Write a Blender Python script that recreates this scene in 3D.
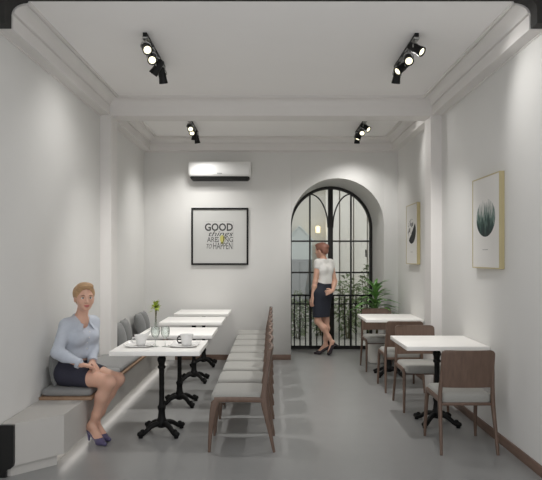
import bpy, bmesh, math, random
import numpy as np
from mathutils import Vector, Matrix

for o in list(bpy.data.objects):
    bpy.data.objects.remove(o, do_unlink=True)
SC = bpy.context.scene
COL = SC.collection
PI = math.pi

# ------------------------------------------------------------------ camera, world, exposure
cd = bpy.data.cameras.new('camera')
cd.sensor_fit = 'HORIZONTAL'
cd.sensor_width = 36.0
cd.lens = 36.0 * 600.0 / 542.0
cd.shift_y = 17.0 / 542.0
cd.shift_x = 0.0
cd.clip_start = 0.05
cam = bpy.data.objects.new('camera', cd)
COL.objects.link(cam)
cam.location = (0, 0, 1.5)
cam.rotation_euler = (PI / 2, 0, 0)
SC.camera = cam

world = bpy.data.worlds.new('overcast')
SC.world = world
world.use_nodes = True
bg = world.node_tree.nodes['Background']
bg.inputs['Color'].default_value = (0.98, 0.985, 1.0, 1)
bg.inputs['Strength'].default_value = 1.12

SC.view_settings.view_transform = 'Standard'
SC.view_settings.look = 'None'
SC.view_settings.gamma = 1.0
SC.view_settings.use_curve_mapping = False
SC.view_settings.exposure = 0.11
SPOT_W = 9.0
DOWN_W = 112.0
WALL_W = 14.0
SC.cycles.max_bounces = 10
SC.cycles.diffuse_bounces = 6
SC.cycles.transparent_max_bounces = 16
SC.cycles.sample_clamp_indirect = 4.0

# ------------------------------------------------------------------ materials
def srgb(r, g, b):
    f = lambda c: (c / 255 / 12.92) if c / 255 <= 0.04045 else ((c / 255 + 0.055) / 1.055) ** 2.4
    return (f(r), f(g), f(b), 1.0)

def mat(name, col, rough=0.6, metal=0.0, noise=0.0, scale=20.0, bump=0.0, bscale=200.0, spec=0.5, stretch=None, sheen=0.0, sss=0.0):
    m = bpy.data.materials.new(name)
    m.use_nodes = True
    nt = m.node_tree
    b = nt.nodes['Principled BSDF']
    c = srgb(*col)
    b.inputs['Base Color'].default_value = c
    b.inputs['Roughness'].default_value = rough
    b.inputs['Metallic'].default_value = metal
    b.inputs['Specular IOR Level'].default_value = spec
    if sheen:
        b.inputs['Sheen Weight'].default_value = sheen
    if sss:
        b.inputs['Subsurface Weight'].default_value = sss
        b.inputs['Subsurface Radius'].default_value = (0.012, 0.005, 0.003)
        b.inputs['Subsurface Scale'].default_value = 0.6
    tc = nt.nodes.new('ShaderNodeTexCoord')
    mp = nt.nodes.new('ShaderNodeMapping')
    nt.links.new(tc.outputs['Object'], mp.inputs['Vector'])
    if stretch:
        mp.inputs['Scale'].default_value = stretch
    if noise > 0:
        n = nt.nodes.new('ShaderNodeTexNoise')
        n.inputs['Scale'].default_value = scale
        n.inputs['Detail'].default_value = 5
        nt.links.new(mp.outputs[0], n.inputs['Vector'])
        r = nt.nodes.new('ShaderNodeValToRGB')
        r.color_ramp.elements[0].position = 0.3
        r.color_ramp.elements[1].position = 0.7
        r.color_ramp.elements[0].color = tuple(x * (1 - noise) for x in c[:3]) + (1,)
        r.color_ramp.elements[1].color = tuple(min(1, x * (1 + noise)) for x in c[:3]) + (1,)
        nt.links.new(n.outputs['Fac'], r.inputs['Fac'])
        nt.links.new(r.outputs['Color'], b.inputs['Base Color'])
    if bump > 0:
        n2 = nt.nodes.new('ShaderNodeTexNoise')
        n2.inputs['Scale'].default_value = bscale
        n2.inputs['Detail'].default_value = 3
        nt.links.new(tc.outputs['Object'], n2.inputs['Vector'])
        bp = nt.nodes.new('ShaderNodeBump')
        bp.inputs['Strength'].default_value = bump
        bp.inputs['Distance'].default_value = 0.004
        nt.links.new(n2.outputs['Fac'], bp.inputs['Height'])
        nt.links.new(bp.outputs['Normal'], b.inputs['Normal'])
    return m

def emat(name, col, strength):
    m = bpy.data.materials.new(name)
    m.use_nodes = True
    b = m.node_tree.nodes['Principled BSDF']
    b.inputs['Base Color'].default_value = srgb(*col)
    b.inputs['Emission Color'].default_value = srgb(*col)
    b.inputs['Emission Strength'].default_value = strength
    return m

def glassmat(name, tint, refl=0.08, rough=0.02):
    m = bpy.data.materials.new(name)
    m.use_nodes = True
    nt = m.node_tree
    for n in list(nt.nodes):
        nt.nodes.remove(n)
    out = nt.nodes.new('ShaderNodeOutputMaterial')
    tr = nt.nodes.new('ShaderNodeBsdfTransparent')
    tr.inputs['Color'].default_value = tint
    gl = nt.nodes.new('ShaderNodeBsdfGlossy')
    gl.inputs['Roughness'].default_value = rough
    lw = nt.nodes.new('ShaderNodeLayerWeight')
    lw.inputs['Blend'].default_value = 0.25
    ma = nt.nodes.new('ShaderNodeMath')
    ma.operation = 'MULTIPLY_ADD'
    ma.inputs[1].default_value = 0.5
    ma.inputs[2].default_value = refl
    ma.use_clamp = True
    nt.links.new(lw.outputs['Fresnel'], ma.inputs[0])
    mx = nt.nodes.new('ShaderNodeMixShader')
    nt.links.new(ma.outputs[0], mx.inputs['Fac'])
    nt.links.new(tr.outputs[0], mx.inputs[1])
    nt.links.new(gl.outputs[0], mx.inputs[2])
    nt.links.new(mx.outputs[0], out.inputs['Surface'])
    return m

MT = {}
MT['wall'] = mat('wall_paint', (216, 215, 212), 0.75, noise=0.012, scale=2.0, bump=0.03, bscale=90)
MT['ceil'] = mat('ceiling_paint', (238, 236, 234), 0.85, noise=0.01, scale=2.0)
MT['trim'] = mat('moulding_paint', (222, 219, 216), 0.75, noise=0.01, scale=3.0)
MT['floor'] = mat('polished_concrete', (141, 141, 140), 0.30, noise=0.03, scale=3.5, bump=0.01, bscale=30, spec=0.5)
MT['wood'] = mat('walnut', (100, 80, 68), 0.45, noise=0.14, scale=5.0, stretch=(9, 9, 1.2))
MT['wood_base'] = mat('baseboard_wood', (112, 91, 79), 0.5, noise=0.12, scale=5.0, stretch=(1, 1, 9))
MT['board'] = mat('oak_board', (150, 122, 98), 0.5, noise=0.12, scale=5.0, stretch=(9, 1.2, 9))
MT['seat'] = mat('light_grey_fabric', (150, 149, 144), 0.9, noise=0.04, scale=120, bump=0.15, bscale=500, sheen=0.2)
MT['cush'] = mat('mid_grey_fabric', (132, 132, 131), 0.9, noise=0.05, scale=120, bump=0.15, bscale=500, sheen=0.2)
MT['pillow'] = mat('slate_grey_fabric', (122, 123, 122), 0.9, noise=0.06, scale=100, bump=0.15, bscale=450, sheen=0.2)
MT['top'] = mat('white_laminate', (243, 241, 237), 0.35, noise=0.006, scale=4.0)
MT['iron'] = mat('black_cast_iron', (8, 8, 8), 0.6, spec=0.25, noise=0.1, scale=40, bump=0.05, bscale=120)
MT['black'] = mat('black_metal', (9, 9, 9), 0.5, spec=0.3, noise=0.05, scale=30)
MT['doorframe'] = mat('dark_bronze_steel', (27, 25, 21), 0.45, noise=0.06, scale=20)
MT['steel'] = mat('brushed_steel', (170, 170, 168), 0.3, metal=1.0, noise=0.03, scale=60)
MT['bench'] = mat('bench_plaster', (188, 185, 180), 0.7, noise=0.02, scale=5.0)
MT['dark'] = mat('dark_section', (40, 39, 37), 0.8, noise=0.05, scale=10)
MT['blackgloss'] = mat('black_panel', (13, 13, 13), 0.35, noise=0.05, scale=8)
MT['led'] = emat('led_strip', (255, 250, 244), 1.8)
MT['lens'] = emat('lamp_lens', (255, 248, 214), 1.6)
MT['ac'] = mat('glossy_white_plastic', (232, 232, 230), 0.38, noise=0.004, scale=4)
MT['acgrey'] = mat('grey_print', (150, 150, 150), 0.5, noise=0.02)
MT['paper'] = mat('print_paper', (196, 196, 193), 0.8, noise=0.01, scale=5)
MT['ink'] = mat('dark_ink', (62, 62, 62), 0.8, noise=0.05, scale=50)
MT['inklight'] = mat('pale_grey_ink', (150, 150, 148), 0.8, noise=0.05, scale=50)
MT['yellow'] = mat('yellow_ink', (196, 190, 110), 0.8, noise=0.05, scale=50)
MT['goldwood'] = mat('pale_gold_frame', (188, 175, 134), 0.45, noise=0.06, scale=6, stretch=(8, 8, 1))
MT['china'] = mat('white_china', (228, 227, 225), 0.2, noise=0.004, scale=5)
MT['darkchina'] = mat('dark_handle', (72, 70, 68), 0.4, noise=0.03, scale=20)
MT['glass'] = glassmat('drinking_glass', (0.93, 0.95, 0.94, 1), 0.10)
MT['pane'] = glassmat('door_glass', (0.90, 0.91, 0.89, 1), 0.05)
MT['leaf'] = mat('green_leaf', (104, 148, 78), 0.45, noise=0.4, scale=9)
MT['leafdark'] = mat('shrub_leaf', (112, 128, 88), 0.55, noise=0.4, scale=7)
MT['leaflime'] = mat('lime_leaf', (150, 166, 62), 0.5, noise=0.3, scale=25)
MT['stem'] = mat('plant_stem', (92, 88, 58), 0.7, noise=0.2, scale=30)
MT['soil'] = mat('potting_soil', (60, 48, 38), 0.95, noise=0.3, scale=60, bump=0.4, bscale=120)
MT['pot'] = mat('white_glazed_pot', (214, 212, 206), 0.4, noise=0.02, scale=8)
MT['skin'] = mat('skin', (212, 168, 146), 0.5, noise=0.03, scale=18, sss=0.15)
MT['leg_skin'] = MT['skin']
MT['lips'] = mat('lips', (188, 104, 98), 0.4, noise=0.05, scale=60)
MT['eyewhite'] = mat('eye_white', (232, 228, 222), 0.25, noise=0.01)
MT['iris'] = mat('iris', (58, 62, 66), 0.2, noise=0.1, scale=200)
MT['brow'] = mat('eyebrow_hair', (132, 100, 72), 0.7, noise=0.1, scale=200)
MT['blond'] = mat('dark_blond_hair', (176, 142, 104), 0.5, noise=0.22, scale=26, stretch=(1, 1, 4), bump=0.3, bscale=160)
MT['auburn'] = mat('auburn_hair', (146, 100, 84), 0.5, noise=0.25, scale=26, stretch=(1, 1, 4), bump=0.3, bscale=160)
MT['shirt'] = mat('pale_blue_cotton', (184, 190, 200), 0.85, noise=0.03, scale=40, bump=0.12, bscale=22)
MT['blouse'] = mat('white_blouse', (232, 230, 226), 0.8, noise=0.02, scale=40, bump=0.1, bscale=25)
MT['navy'] = mat('navy_wool', (48, 48, 62), 0.85, noise=0.06, scale=60, bump=0.1, bscale=200)
MT['navyblack'] = mat('blue_black_wool', (40, 43, 54), 0.85, noise=0.06, scale=60, bump=0.1, bscale=200)
MT['shoe'] = mat('plum_leather', (82, 76, 108), 0.35, noise=0.05, scale=20)
MT['shoedark'] = mat('dark_leather', (54, 46, 52), 0.35, noise=0.05, scale=20)
MT['terrace'] = mat('terrace_render', (196, 193, 184), 0.85, noise=0.03, scale=3)
MT['terracegrey'] = mat('grey_cladding', (232, 229, 222), 0.8, noise=0.03, scale=3)
MT['paving'] = mat('terrace_paving', (176, 174, 168), 0.7, noise=0.08, scale=6)
MT['shed'] = mat('pale_blue_boards', (196, 204, 202), 0.7, noise=0.03, scale=6)
MT['shedgrey'] = mat('grey_boards', (132, 136, 136), 0.7, noise=0.05, scale=6)

def print_mat(name, kind):
    """Round landscape print: an oval of ink on white paper, worked in the sheet's own object coordinates (y, z)."""
    m = bpy.data.materials.new(name)
    m.use_nodes = True
    nt = m.node_tree
    b = nt.nodes['Principled BSDF']
    b.inputs['Roughness'].default_value = 0.7
    N, L = nt.nodes.new, nt.links.new
    tc = N('ShaderNodeTexCoord')
    sp = N('ShaderNodeSeparateXYZ')
    L(tc.outputs['Object'], sp.inputs[0])
    def ma(op, a, bb=None, c=None):
        n = N('ShaderNodeMath'); n.operation = op
        for i, v in enumerate((a, bb, c)):
            if v is None: continue
            if isinstance(v, (int, float)): n.inputs[i].default_value = v
            else: L(v, n.inputs[i])
        return n.outputs[0]
    y, z = sp.outputs['Y'], sp.outputs['Z']
    yy = ma('DIVIDE', y, 0.222)
    zz = ma('DIVIDE', ma('SUBTRACT', z, 0.038), 0.160)
    r = ma('SQRT', ma('ADD', ma('MULTIPLY', yy, yy), ma('MULTIPLY', zz, zz)))
    inside = ma('LESS_THAN', r, 1.0)
    nz = N('ShaderNodeTexNoise'); nz.inputs['Scale'].default_value = 14 if kind == 'forest' else 9
    nz.inputs['Detail'].default_value = 6
    mp = N('ShaderNodeMapping'); mp.inputs['Scale'].default_value = (1, 2.2, 0.7) if kind == 'forest' else (1, 1, 1)
    L(tc.outputs['Object'], mp.inputs[0]); L(mp.outputs[0], nz.inputs['Vector'])
    rp = N('ShaderNodeValToRGB')
    mix = N('ShaderNodeMix'); mix.data_type = 'RGBA'
    paper = srgb(222, 220, 216)
    if kind == 'forest':
        h = ma('ADD', ma('MULTIPLY', zz, 0.5), ma('MULTIPLY', ma('SUBTRACT', nz.outputs['Fac'], 0.5), 1.5))
        h = ma('ADD', h, 0.5)
        L(h, rp.inputs['Fac'])
        cr = rp.color_ramp
        cr.elements[0].position = 0.0; cr.elements[0].color = srgb(20, 36, 36)
        cr.elements[1].position = 1.0; cr.elements[1].color = paper
        e = cr.elements.new(0.3); e.color = srgb(38, 66, 62)
        e = cr.elements.new(0.5); e.color = srgb(92, 116, 108)
        e = cr.elements.new(0.72); e.color = srgb(170, 174, 170)
    else:
        # black hill filling the lower near side, bare twigs above
        hill = ma('ADD', ma('ADD', zz, ma('MULTIPLY', yy, 0.9)), ma('MULTIPLY', ma('SUBTRACT', nz.outputs['Fac'], 0.5), 0.5))
        tw = N('ShaderNodeTexNoise'); tw.inputs['Scale'].default_value = 16; tw.inputs['Detail'].default_value = 4
        L(tc.outputs['Object'], tw.inputs['Vector'])
        twig = ma('GREATER_THAN', tw.outputs['Fac'], 0.53)
        fill = ma('LESS_THAN', hill, -0.15)
        band = ma('GREATER_THAN', hill, 0.12)
        v = ma('MAXIMUM', fill, ma('MULTIPLY', ma('MULTIPLY', twig, band), 0.75))
        L(v, rp.inputs['Fac'])
        rp.color_ramp.elements[0].color = paper
        rp.color_ramp.elements[1].color = srgb(30, 31, 33)
    L(inside, mix.inputs['Factor'])
    mix.inputs['A'].default_value = paper
    L(rp.outputs['Color'], mix.inputs['B'])
    L(mix.outputs['Result'], b.inputs['Base Color'])
    return m
MT['forest'] = print_mat('forest_print', 'forest')
MT['twigs'] = print_mat('twig_print', 'twigs')

# ------------------------------------------------------------------ mesh helpers
class MB:
    def __init__(self):
        self.bm = bmesh.new()
    def box(self, lo, hi, bev=0.0, seg=2, M=None):
        lo, hi = Vector(lo), Vector(hi)
        c = (lo + hi) / 2; s = hi - lo
        mt = Matrix.Translation(c) @ Matrix.Diagonal((s.x, s.y, s.z, 1))
        if M is not None: mt = M @ mt
        r = bmesh.ops.create_cube(self.bm, size=1.0, matrix=mt)
        if bev > 0:
            es = set()
            for v in r['verts']:
                es.update(v.link_edges)
            bmesh.ops.bevel(self.bm, geom=list(es), offset=bev, segments=seg, profile=0.5, affect='EDGES', clamp_overlap=True)
        return self
    def ring_sweep(self, rings, cap=True, closed=False):
        """rings: list of lists of points with equal count"""
        vr = [[self.bm.verts.new(p) for p in r] for r in rings]
        n = len(vr[0])
        m = len(vr)
        for i in range(m if closed else m - 1):
            a, b = vr[i], vr[(i + 1) % m]
            for j in range(n):
                k = (j + 1) % n
                try: self.bm.faces.new((a[j], a[k], b[k], b[j]))
                except ValueError: pass
        if cap and not closed:
            self.bm.faces.new(list(reversed(vr[0])))
            self.bm.faces.new(vr[-1])
        return self
    def tube(self, pts, radii, n=12, squash=1.0, up=(0, 0, 1), power=None):
        pts = [Vector(p) for p in pts]
        if not isinstance(radii, (list, tuple)): radii = [radii] * len(pts)
        rings = []
        for i, p in enumerate(pts):
            a = pts[max(0, i - 1)]; b = pts[min(len(pts) - 1, i + 1)]
            t = (b - a).normalized()
            u = Vector(up)
            if abs(t.dot(u)) > 0.95: u = Vector((0, 1, 0)) if abs(t.y) < 0.9 else Vector((1, 0, 0))
            x = t.cross(u).normalized(); y = x.cross(t).normalized()
            rr = radii[i]
            rx, ry = rr if isinstance(rr, (list, tuple)) else (rr, rr * squash)
            ring = []
            for k in range(n):
                an = 2 * PI * k / n
                c, s = math.cos(an), math.sin(an)
                if power:
                    c = math.copysign(abs(c) ** power, c); s = math.copysign(abs(s) ** power, s)
                ring.append(p + x * (c * rx) + y * (s * ry))
            rings.append(ring)
        return self.ring_sweep(rings)
    def lathe(self, prof, n=24, c=(0, 0, 0), cap=True):
        rings = []
        for r, z in prof:
            r = max(r, 1e-5)
            rings.append([(c[0] + r * math.cos(2 * PI * k / n), c[1] + r * math.sin(2 * PI * k / n), c[2] + z) for k in range(n)])
        return self.ring_sweep(rings, cap=cap)
    def cyl(self, a, b, r0, r1=None, n=16):
        return self.tube([a, b], [r0, r0 if r1 is None else r1], n)
    def ball(self, c, r, seg=16, M=None):
        mt = Matrix.Translation(c) @ (M if M is not None else Matrix()) @ Matrix.Diagonal((r[0], r[1], r[2], 1) if isinstance(r, (tuple, list)) else (r, r, r, 1))
        bmesh.ops.create_uvsphere(self.bm, u_segments=seg, v_segments=max(6, seg // 2), radius=1.0, matrix=mt)
        return self
    def quad(self, *p):
        self.bm.faces.new([self.bm.verts.new(x) for x in p])
        return self
    def prism(self, poly, axis, a, b):
        """extrude a 2D polygon along axis ('x','y','z') between a and b"""
        def P(u, v, w):
            return {'x': (w, u, v), 'y': (u, w, v), 'z': (u, v, w)}[axis]
        A = [self.bm.verts.new(P(u, v, a)) for u, v in poly]
        B = [self.bm.verts.new(P(u, v, b)) for u, v in poly]
        n = len(poly)
        for i in range(n):
            j = (i + 1) % n
            self.bm.faces.new((A[i], A[j], B[j], B[i]))
        self.bm.faces.new(list(reversed(A))); self.bm.faces.new(B)
        return self
    def build(self, name, m, parent=None, ang=40, loc=None):
        bmesh.ops.recalc_face_normals(self.bm, faces=self.bm.faces[:])
        me = bpy.data.meshes.new(name)
        if loc is not None:
            bmesh.ops.translate(self.bm, verts=self.bm.verts[:], vec=-Vector(loc))
        self.bm.to_mesh(me); self.bm.free()
        return link(name, me, m, parent, ang, loc)

def link(name, me, m, parent=None, ang=40, loc=None):
    if m is not None: me.materials.append(m)
    if ang and len(me.polygons):
        me.polygons.foreach_set('use_smooth', [True] * len(me.polygons))
        me.set_sharp_from_angle(angle=math.radians(ang))
    o = bpy.data.objects.new(name, me)
    COL.objects.link(o)
    if loc is not None: o.location = loc
    if parent is not None: o.parent = parent
    return o

def tag(o, label=None, cat=None, group=None, kind=None):
    if label: o['label'] = label
    if cat: o['category'] = cat
    if group: o['group'] = group
    if kind: o['kind'] = kind
    return o

def thing(name, label, cat, loc=(0, 0, 0), rz=0.0, group=None):
    o = bpy.data.objects.new(name, None)
    o.empty_display_size = 0.1
    COL.objects.link(o)
    o.location = loc; o.rotation_euler = (0, 0, rz)
    return tag(o, label, cat, group)

def struct(o):
    o['kind'] = 'structure'
    return o

def copy_tree(o, parent=None):
    c = o.copy(); COL.objects.link(c)
    if parent is not None: c.parent = parent
    for ch in list(o.children):
        copy_tree(ch, c)
    return c

def text_mesh(name, body, size, m, parent, loc, rot, shear=0.0, bold=0.0, sx=1.0, ext=0.0006):
    cu = bpy.data.curves.new(name, 'FONT')
    cu.body = body; cu.size = size; cu.shear = shear; cu.offset = bold; cu.extrude = ext
    cu.align_x = 'CENTER'; cu.align_y = 'CENTER'; cu.resolution_u = 3
    t = bpy.data.objects.new(name, cu)
    COL.objects.link(t)
    dg = bpy.context.evaluated_depsgraph_get()
    me = bpy.data.meshes.new_from_object(t.evaluated_get(dg))
    bpy.data.objects.remove(t)
    me.transform(Matrix.Diagonal((sx, 1, 1, 1)))
    o = link(name, me, m, parent, 0)
    o.location = loc; o.rotation_euler = rot
    return o

# ------------------------------------------------------------------ room shell
XW = 1.85          # half width
YB = 8.755         # back wall
YD = 9.80          # door plane
ZC = 3.22          # ceiling
Y0 = -1.2
YO = 3.0           # the room is open at the front
YBM0, YBM1 = 6.50, 6.76
DX = 0.97; RW = 0.68; ZTOP = 2.65; ZSP = ZTOP - RW

b = MB(); b.box((-XW - .2, Y0, -0.12), (XW + .2, YD + .12, 0.0))
struct(b.build('floor', MT['floor']))
b = MB(); b.box((-XW - .2, YO, ZC), (XW + .2, YB + .05, ZC + .12))
struct(b.build('ceiling', MT['ceil']))
b = MB(); b.box((-XW - .2, YO, 0), (-XW, YB + .05, ZC))
struct(b.build('wall_left', MT['wall']))
b = MB(); b.box((XW, YO, 0), (XW + .2, YB + .05, ZC))
struct(b.build('wall_right', MT['wall']))

# back wall with a deep arched opening
def arch_pts(cx, r, zs, n=28):
    return [(cx + r, 0.0)] + [(cx + r * math.cos(PI * i / n), zs + r * math.sin(PI * i / n)) for i in range(n + 1)] + [(cx - r, 0.0)]
b = MB()
ap = arch_pts(DX, RW, ZSP)
HI = ZC + .1
def wall_face(y):
    v = lambda x, z: b.bm.verts.new((x, y, z))
    L_, R_ = -XW - .2, XW + .2
    b.bm.faces.new((v(L_, 0), v(DX - RW, 0), v(DX - RW, HI), v(L_, HI)))
    b.bm.faces.new((v(DX + RW, 0), v(R_, 0), v(R_, HI), v(DX + RW, HI)))
    for i in range(1, len(ap) - 2):
        (x0, z0), (x1, z1) = ap[i], ap[i + 1]
        b.bm.faces.new((v(x0, z0), v(x0, HI), v(x1, HI), v(x1, z1)))
wall_face(YB); wall_face(YD + .10)
for i in range(len(ap) - 1):
    (x0, z0), (x1, z1) = ap[i], ap[i + 1]
    b.quad((x0, YB, z0), (x1, YB, z1), (x1, YD + .10, z1), (x0, YD + .10, z0))
bmesh.ops.remove_doubles(b.bm, verts=b.bm.verts[:], dist=1e-5)
struct(b.build('wall_back', MT['wall'], ang=30))

# pilasters and beam
b = MB()
b.box((-XW, YBM0, 0), (-XW + .118, YBM1, ZC - .19))
struct(b.build('trim_1', MT['trim']))
b = MB()
b.box((XW - .118, YBM0, 0), (XW, YBM1, ZC - .19))
struct(b.build('trim_2', MT['trim']))
b = MB()
b.box((-XW, YBM0, ZC - .19), (XW, YBM1, ZC))
struct(b.build('trim_3', MT['trim']))

# crown mouldings: box fascia, cove, small fillet; profile in (distance from wall, height)
def cornice_profile(dbox, zb=3.037):
    if dbox > 0:
        p = [(0, zb - .012), (.008, zb - .012), (.008, zb), (dbox, zb), (dbox, 3.136), (dbox - .008, 3.137), (dbox - .008, 3.145)]
    else:
        p = [(-.004, 3.134), (.002, 3.134), (.002, 3.1345), (.002, 3.135), (.002, 3.136), (.0025, 3.137), (.003, 3.145)]
    p += [(dbox + .008 if dbox > 0 else .0035, 3.146)]
    for i in range(7):
        a = i / 6 * PI / 2
        p.append((dbox + (.012 if dbox > 0 else .004) + .080 * (1 - math.cos(a)), 3.148 + .050 * math.sin(a)))
    p += [(dbox + .095, 3.198), (dbox + .096, 3.212), (dbox + .103, 3.212), (dbox + .104, 3.203), (dbox + .122, 3.203), (dbox + .123, ZC), (0, ZC)]
    return p
def bay_cornice(name, y0, y1, front, back_box):
    """mitred cornice: left wall, far side, right wall (and the near side when front)"""
    b = MB()
    prof = cornice_profile(.106)
    pb = cornice_profile(.106 if back_box else 0.0)
    pf = cornice_profile(0.0)
    for s in (-1, 1):
        near = [(s * (XW - d), (y0 + pf[i][0]) if front else y0, z) for i, (d, z) in enumerate(prof)]
        far = [(s * (XW - d), y1 - pb[i][0], z) for i, (d, z) in enumerate(prof)]
        b.ring_sweep([near, far])
    for i0 in range(1):
        L_ = [(-(XW - d), y1 - pb[i][0], pb[i][1]) for i, (d, z) in enumerate(prof)]
        R_ = [((XW - d), y1 - pb[i][0], pb[i][1]) for i, (d, z) in enumerate(prof)]
        b.ring_sweep([L_, R_])
        if front:
            L_ = [(-(XW - d), y0 + pf[i][0], pf[i][1]) for i, (d, z) in enumerate(prof)]
            R_ = [((XW - d), y0 + pf[i][0], pf[i][1]) for i, (d, z) in enumerate(prof)]
            b.ring_sweep([L_, R_])
    return struct(b.build(name, MT['trim'], ang=25))
bay_cornice('trim_4', 4.05, YBM0, False, False)
bay_cornice('trim_5', YBM1, YB, True, True)

# dark cut faces of the crown, plus an added strip for the darker ceiling edge
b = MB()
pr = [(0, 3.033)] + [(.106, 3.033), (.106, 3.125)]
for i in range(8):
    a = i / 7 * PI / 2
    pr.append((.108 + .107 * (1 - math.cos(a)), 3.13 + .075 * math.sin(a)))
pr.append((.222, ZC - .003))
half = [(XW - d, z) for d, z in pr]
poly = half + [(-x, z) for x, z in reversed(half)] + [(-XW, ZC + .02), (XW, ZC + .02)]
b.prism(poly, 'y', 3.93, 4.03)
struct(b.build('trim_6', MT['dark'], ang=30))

# baseboards
b = MB()
b.box((XW - .014, 4.0, 0), (XW, YBM0, .076), .003)
b.box((XW - .014, YBM1, 0), (XW, YB, .076), .003)
struct(b.build('baseboard_right', MT['wood_base']))
b = MB()
b.box((-1.40, YB - .014, 0), (DX - RW, YB, .078), .003)
b.box((DX + RW, YB - .014, 0), (XW - .014, YB, .078), .003)
struct(b.build('baseboard_back', MT['wood_base']))

# ------------------------------------------------------------------ arched steel door with railing
door = struct(thing('door_1', None, None, (DX, YD, 0)))
def dpart(b, name, m, parent=door, ang=40): return b.build(name, m, parent, ang)
b = MB()
n = 36
def arc_ring(ro, ri, y0, y1):
    rings = []
    path = [(1, 0)] + [(math.cos(PI * i / n), math.sin(PI * i / n)) for i in range(n + 1)] + [(-1, 0)]
    for i, (c, s) in enumerate(path):
        zo = 0.0 if i in (0, n + 2) else ZSP + ro * s
        zi = 0.0 if i in (0, n + 2) else ZSP + ri * s
        rings.append([(c * ro, y0, zo), (c * ro, y1, zo), (c * ri, y1, zi), (c * ri, y0, zi)])
    return rings
b.ring_sweep(arc_ring(RW + .004, RW - .046, -.035, .035))
b.box((-RW, -.035, 0), (RW, .035, .035))
dpart(b, 'door_frame', MT['doorframe'], ang=30)
b = MB(); b.box((-.040, -.03, .03), (.040, .03, ZTOP - .04), .004)
dpart(b, 'meeting_stile', MT['doorframe'])
for s in (-1, 1):
    leaf = bpy.data.objects.new('door_leaf', None); COL.objects.link(leaf); leaf.parent = door
    xm = s * .335
    hm = ZSP + math.sqrt((RW - .03) ** 2 - .335 ** 2)
    b = MB(); b.box((xm - .013, -.018, .03), (xm + .013, .018, hm + .01))
    dpart(b, 'glazing_bar', MT['doorframe'], leaf)
    for z in (1.758, 1.247):
        b = MB(); b.box((min(s * .03, s * .645), -.016, z - .013), (max(s * .03, s * .645), .016, z + .013))
        dpart(b, 'glazing_bar', MT['doorframe'], leaf)
    b = MB()
    pts = []
    for i in range(15):
        t = i / 14
        a = t * PI / 2
        pts.append((s * (.335 - .295 * math.sin(a) ** 1.0), 0, hm - (hm - 1.98) * (1 - math.cos(a))))
    b.tube(pts, .012, 6, up=(0, 1, 0))
    dpart(b, 'curved_bar', MT['doorframe'], leaf)
    # pane: half of the arch
    b = MB()
    po = [(s * .03, .03), (s * .64, .03)] + [(s * (RW - .04) * math.cos(i / 14 * PI / 2), ZSP + (RW - .04) * math.sin(i / 14 * PI / 2)) for i in range(15) if (RW - .04) * math.cos(i / 14 * PI / 2) > .03] + [(s * .03, ZSP + .63)]
    b.prism(po, 'y', -.004, .004)
    dpart(b, 'glass_pane', MT['pane'], leaf)
rail = bpy.data.objects.new('railing', None); COL.objects.link(rail); rail.parent = door
for z0, z1 in ((.864, .890), (.728, .748), (.035, .060)):
    b = MB(); b.box((-RW + .04, -.075, z0), (RW - .04, -.045, z1))
    dpart(b, 'rail', MT['black'], rail)
k = 14
for i in range(k):
    x = -RW + .09 + i * (2 * RW - .18) / (k - 1)
    b = MB(); b.box((x - .009, -.069, .04), (x + .009, -.051, .875))
    dpart(b, 'baluster', MT['black'], rail)
b = MB(); b.box((.565, -.05, 1.50), (.585, -.03, 1.62), .004); b.box((.565, -.05, 1.58), (.585, -.015, 1.60))
dpart(b, 'door_handle', MT['black'])

# ------------------------------------------------------------------ terrace beyond the door
b = MB(); b.box((-2.2, YD + .12, -.12), (4.4, 13.4, -.002))
struct(b.build('floor_terrace', MT['paving']))
b = MB(); b.box((-2.2, 13.2, 0), (4.4, 13.4, 4.6))
struct(b.build('wall_terrace', MT['terrace']))
b = MB()
for i in range(7):
    x = 1.20 + i * .30
    b.box((x, 12.98, 0), (x + .275, 13.2, 3.9), .012)
struct(b.build('trim_7', MT['terracegrey']))
b = MB(); b.box((-.2, 11.85, 0), (3.2, 12.25, .55), .01)
struct(b.build('trim_8', MT['terracegrey']))
shed = thing('garden_shed', 'pale gabled garden shed on the terrace seen through the left door leaf', 'shed', (.60, 12.9, 0))
b = MB(); b.prism([(-.27, 1.45), (.27, 1.45), (.27, 1.86), (0, 2.14), (-.27, 1.86)], 'y', -.25, .25)
b.build('gable', MT['shed'], shed)
b = MB(); b.box((-.27, -.25, 0), (.27, .25, 1.45), .004)
b.box((-.25, -.262, .1), (-.01, -.25, 1.40), .003); b.box((.01, -.262, .1), (.25, -.25, 1.40), .003)
b.build('shed_body', MT['shedgrey'], shed)
b = MB()
for s in (-1, 1):
    b.prism([(0, 2.14), (s * .31, 1.82), (s * .31, 1.85), (0, 2.175)], 'y', -.28, .28)
b.build('roof', MT['shed'], shed)
lamp = thing('wall_lamp', 'warm glowing lamp on the terrace wall seen through the door', 'lamp', (1.02, 13.17, 2.10))
b = MB(); b.box((-.03, -.02, -.05), (.03, .03, .05), .004); b.cyl((0, -.02, 0), (0, -.09, 0), .008)
b.build('bracket', MT['black'], lamp)
b = MB(); b.lathe([(.03, -.08), (.05, -.07), (.055, .06), (.02, .08)], 20, (0, -.1, 0))
b.build('lamp_shade', emat('warm_lamp_glass', (255, 232, 180), 1.0), lamp)
pl = bpy.data.lights.new('wall_lamp_glow', 'POINT'); pl.energy = .8; pl.color = (1, .85, .6); pl.shadow_soft_size = .05
po_ = bpy.data.objects.new('wall_lamp_glow', pl); COL.objects.link(po_); po_.parent = lamp; po_.location = (0, -.22, 0)

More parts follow.
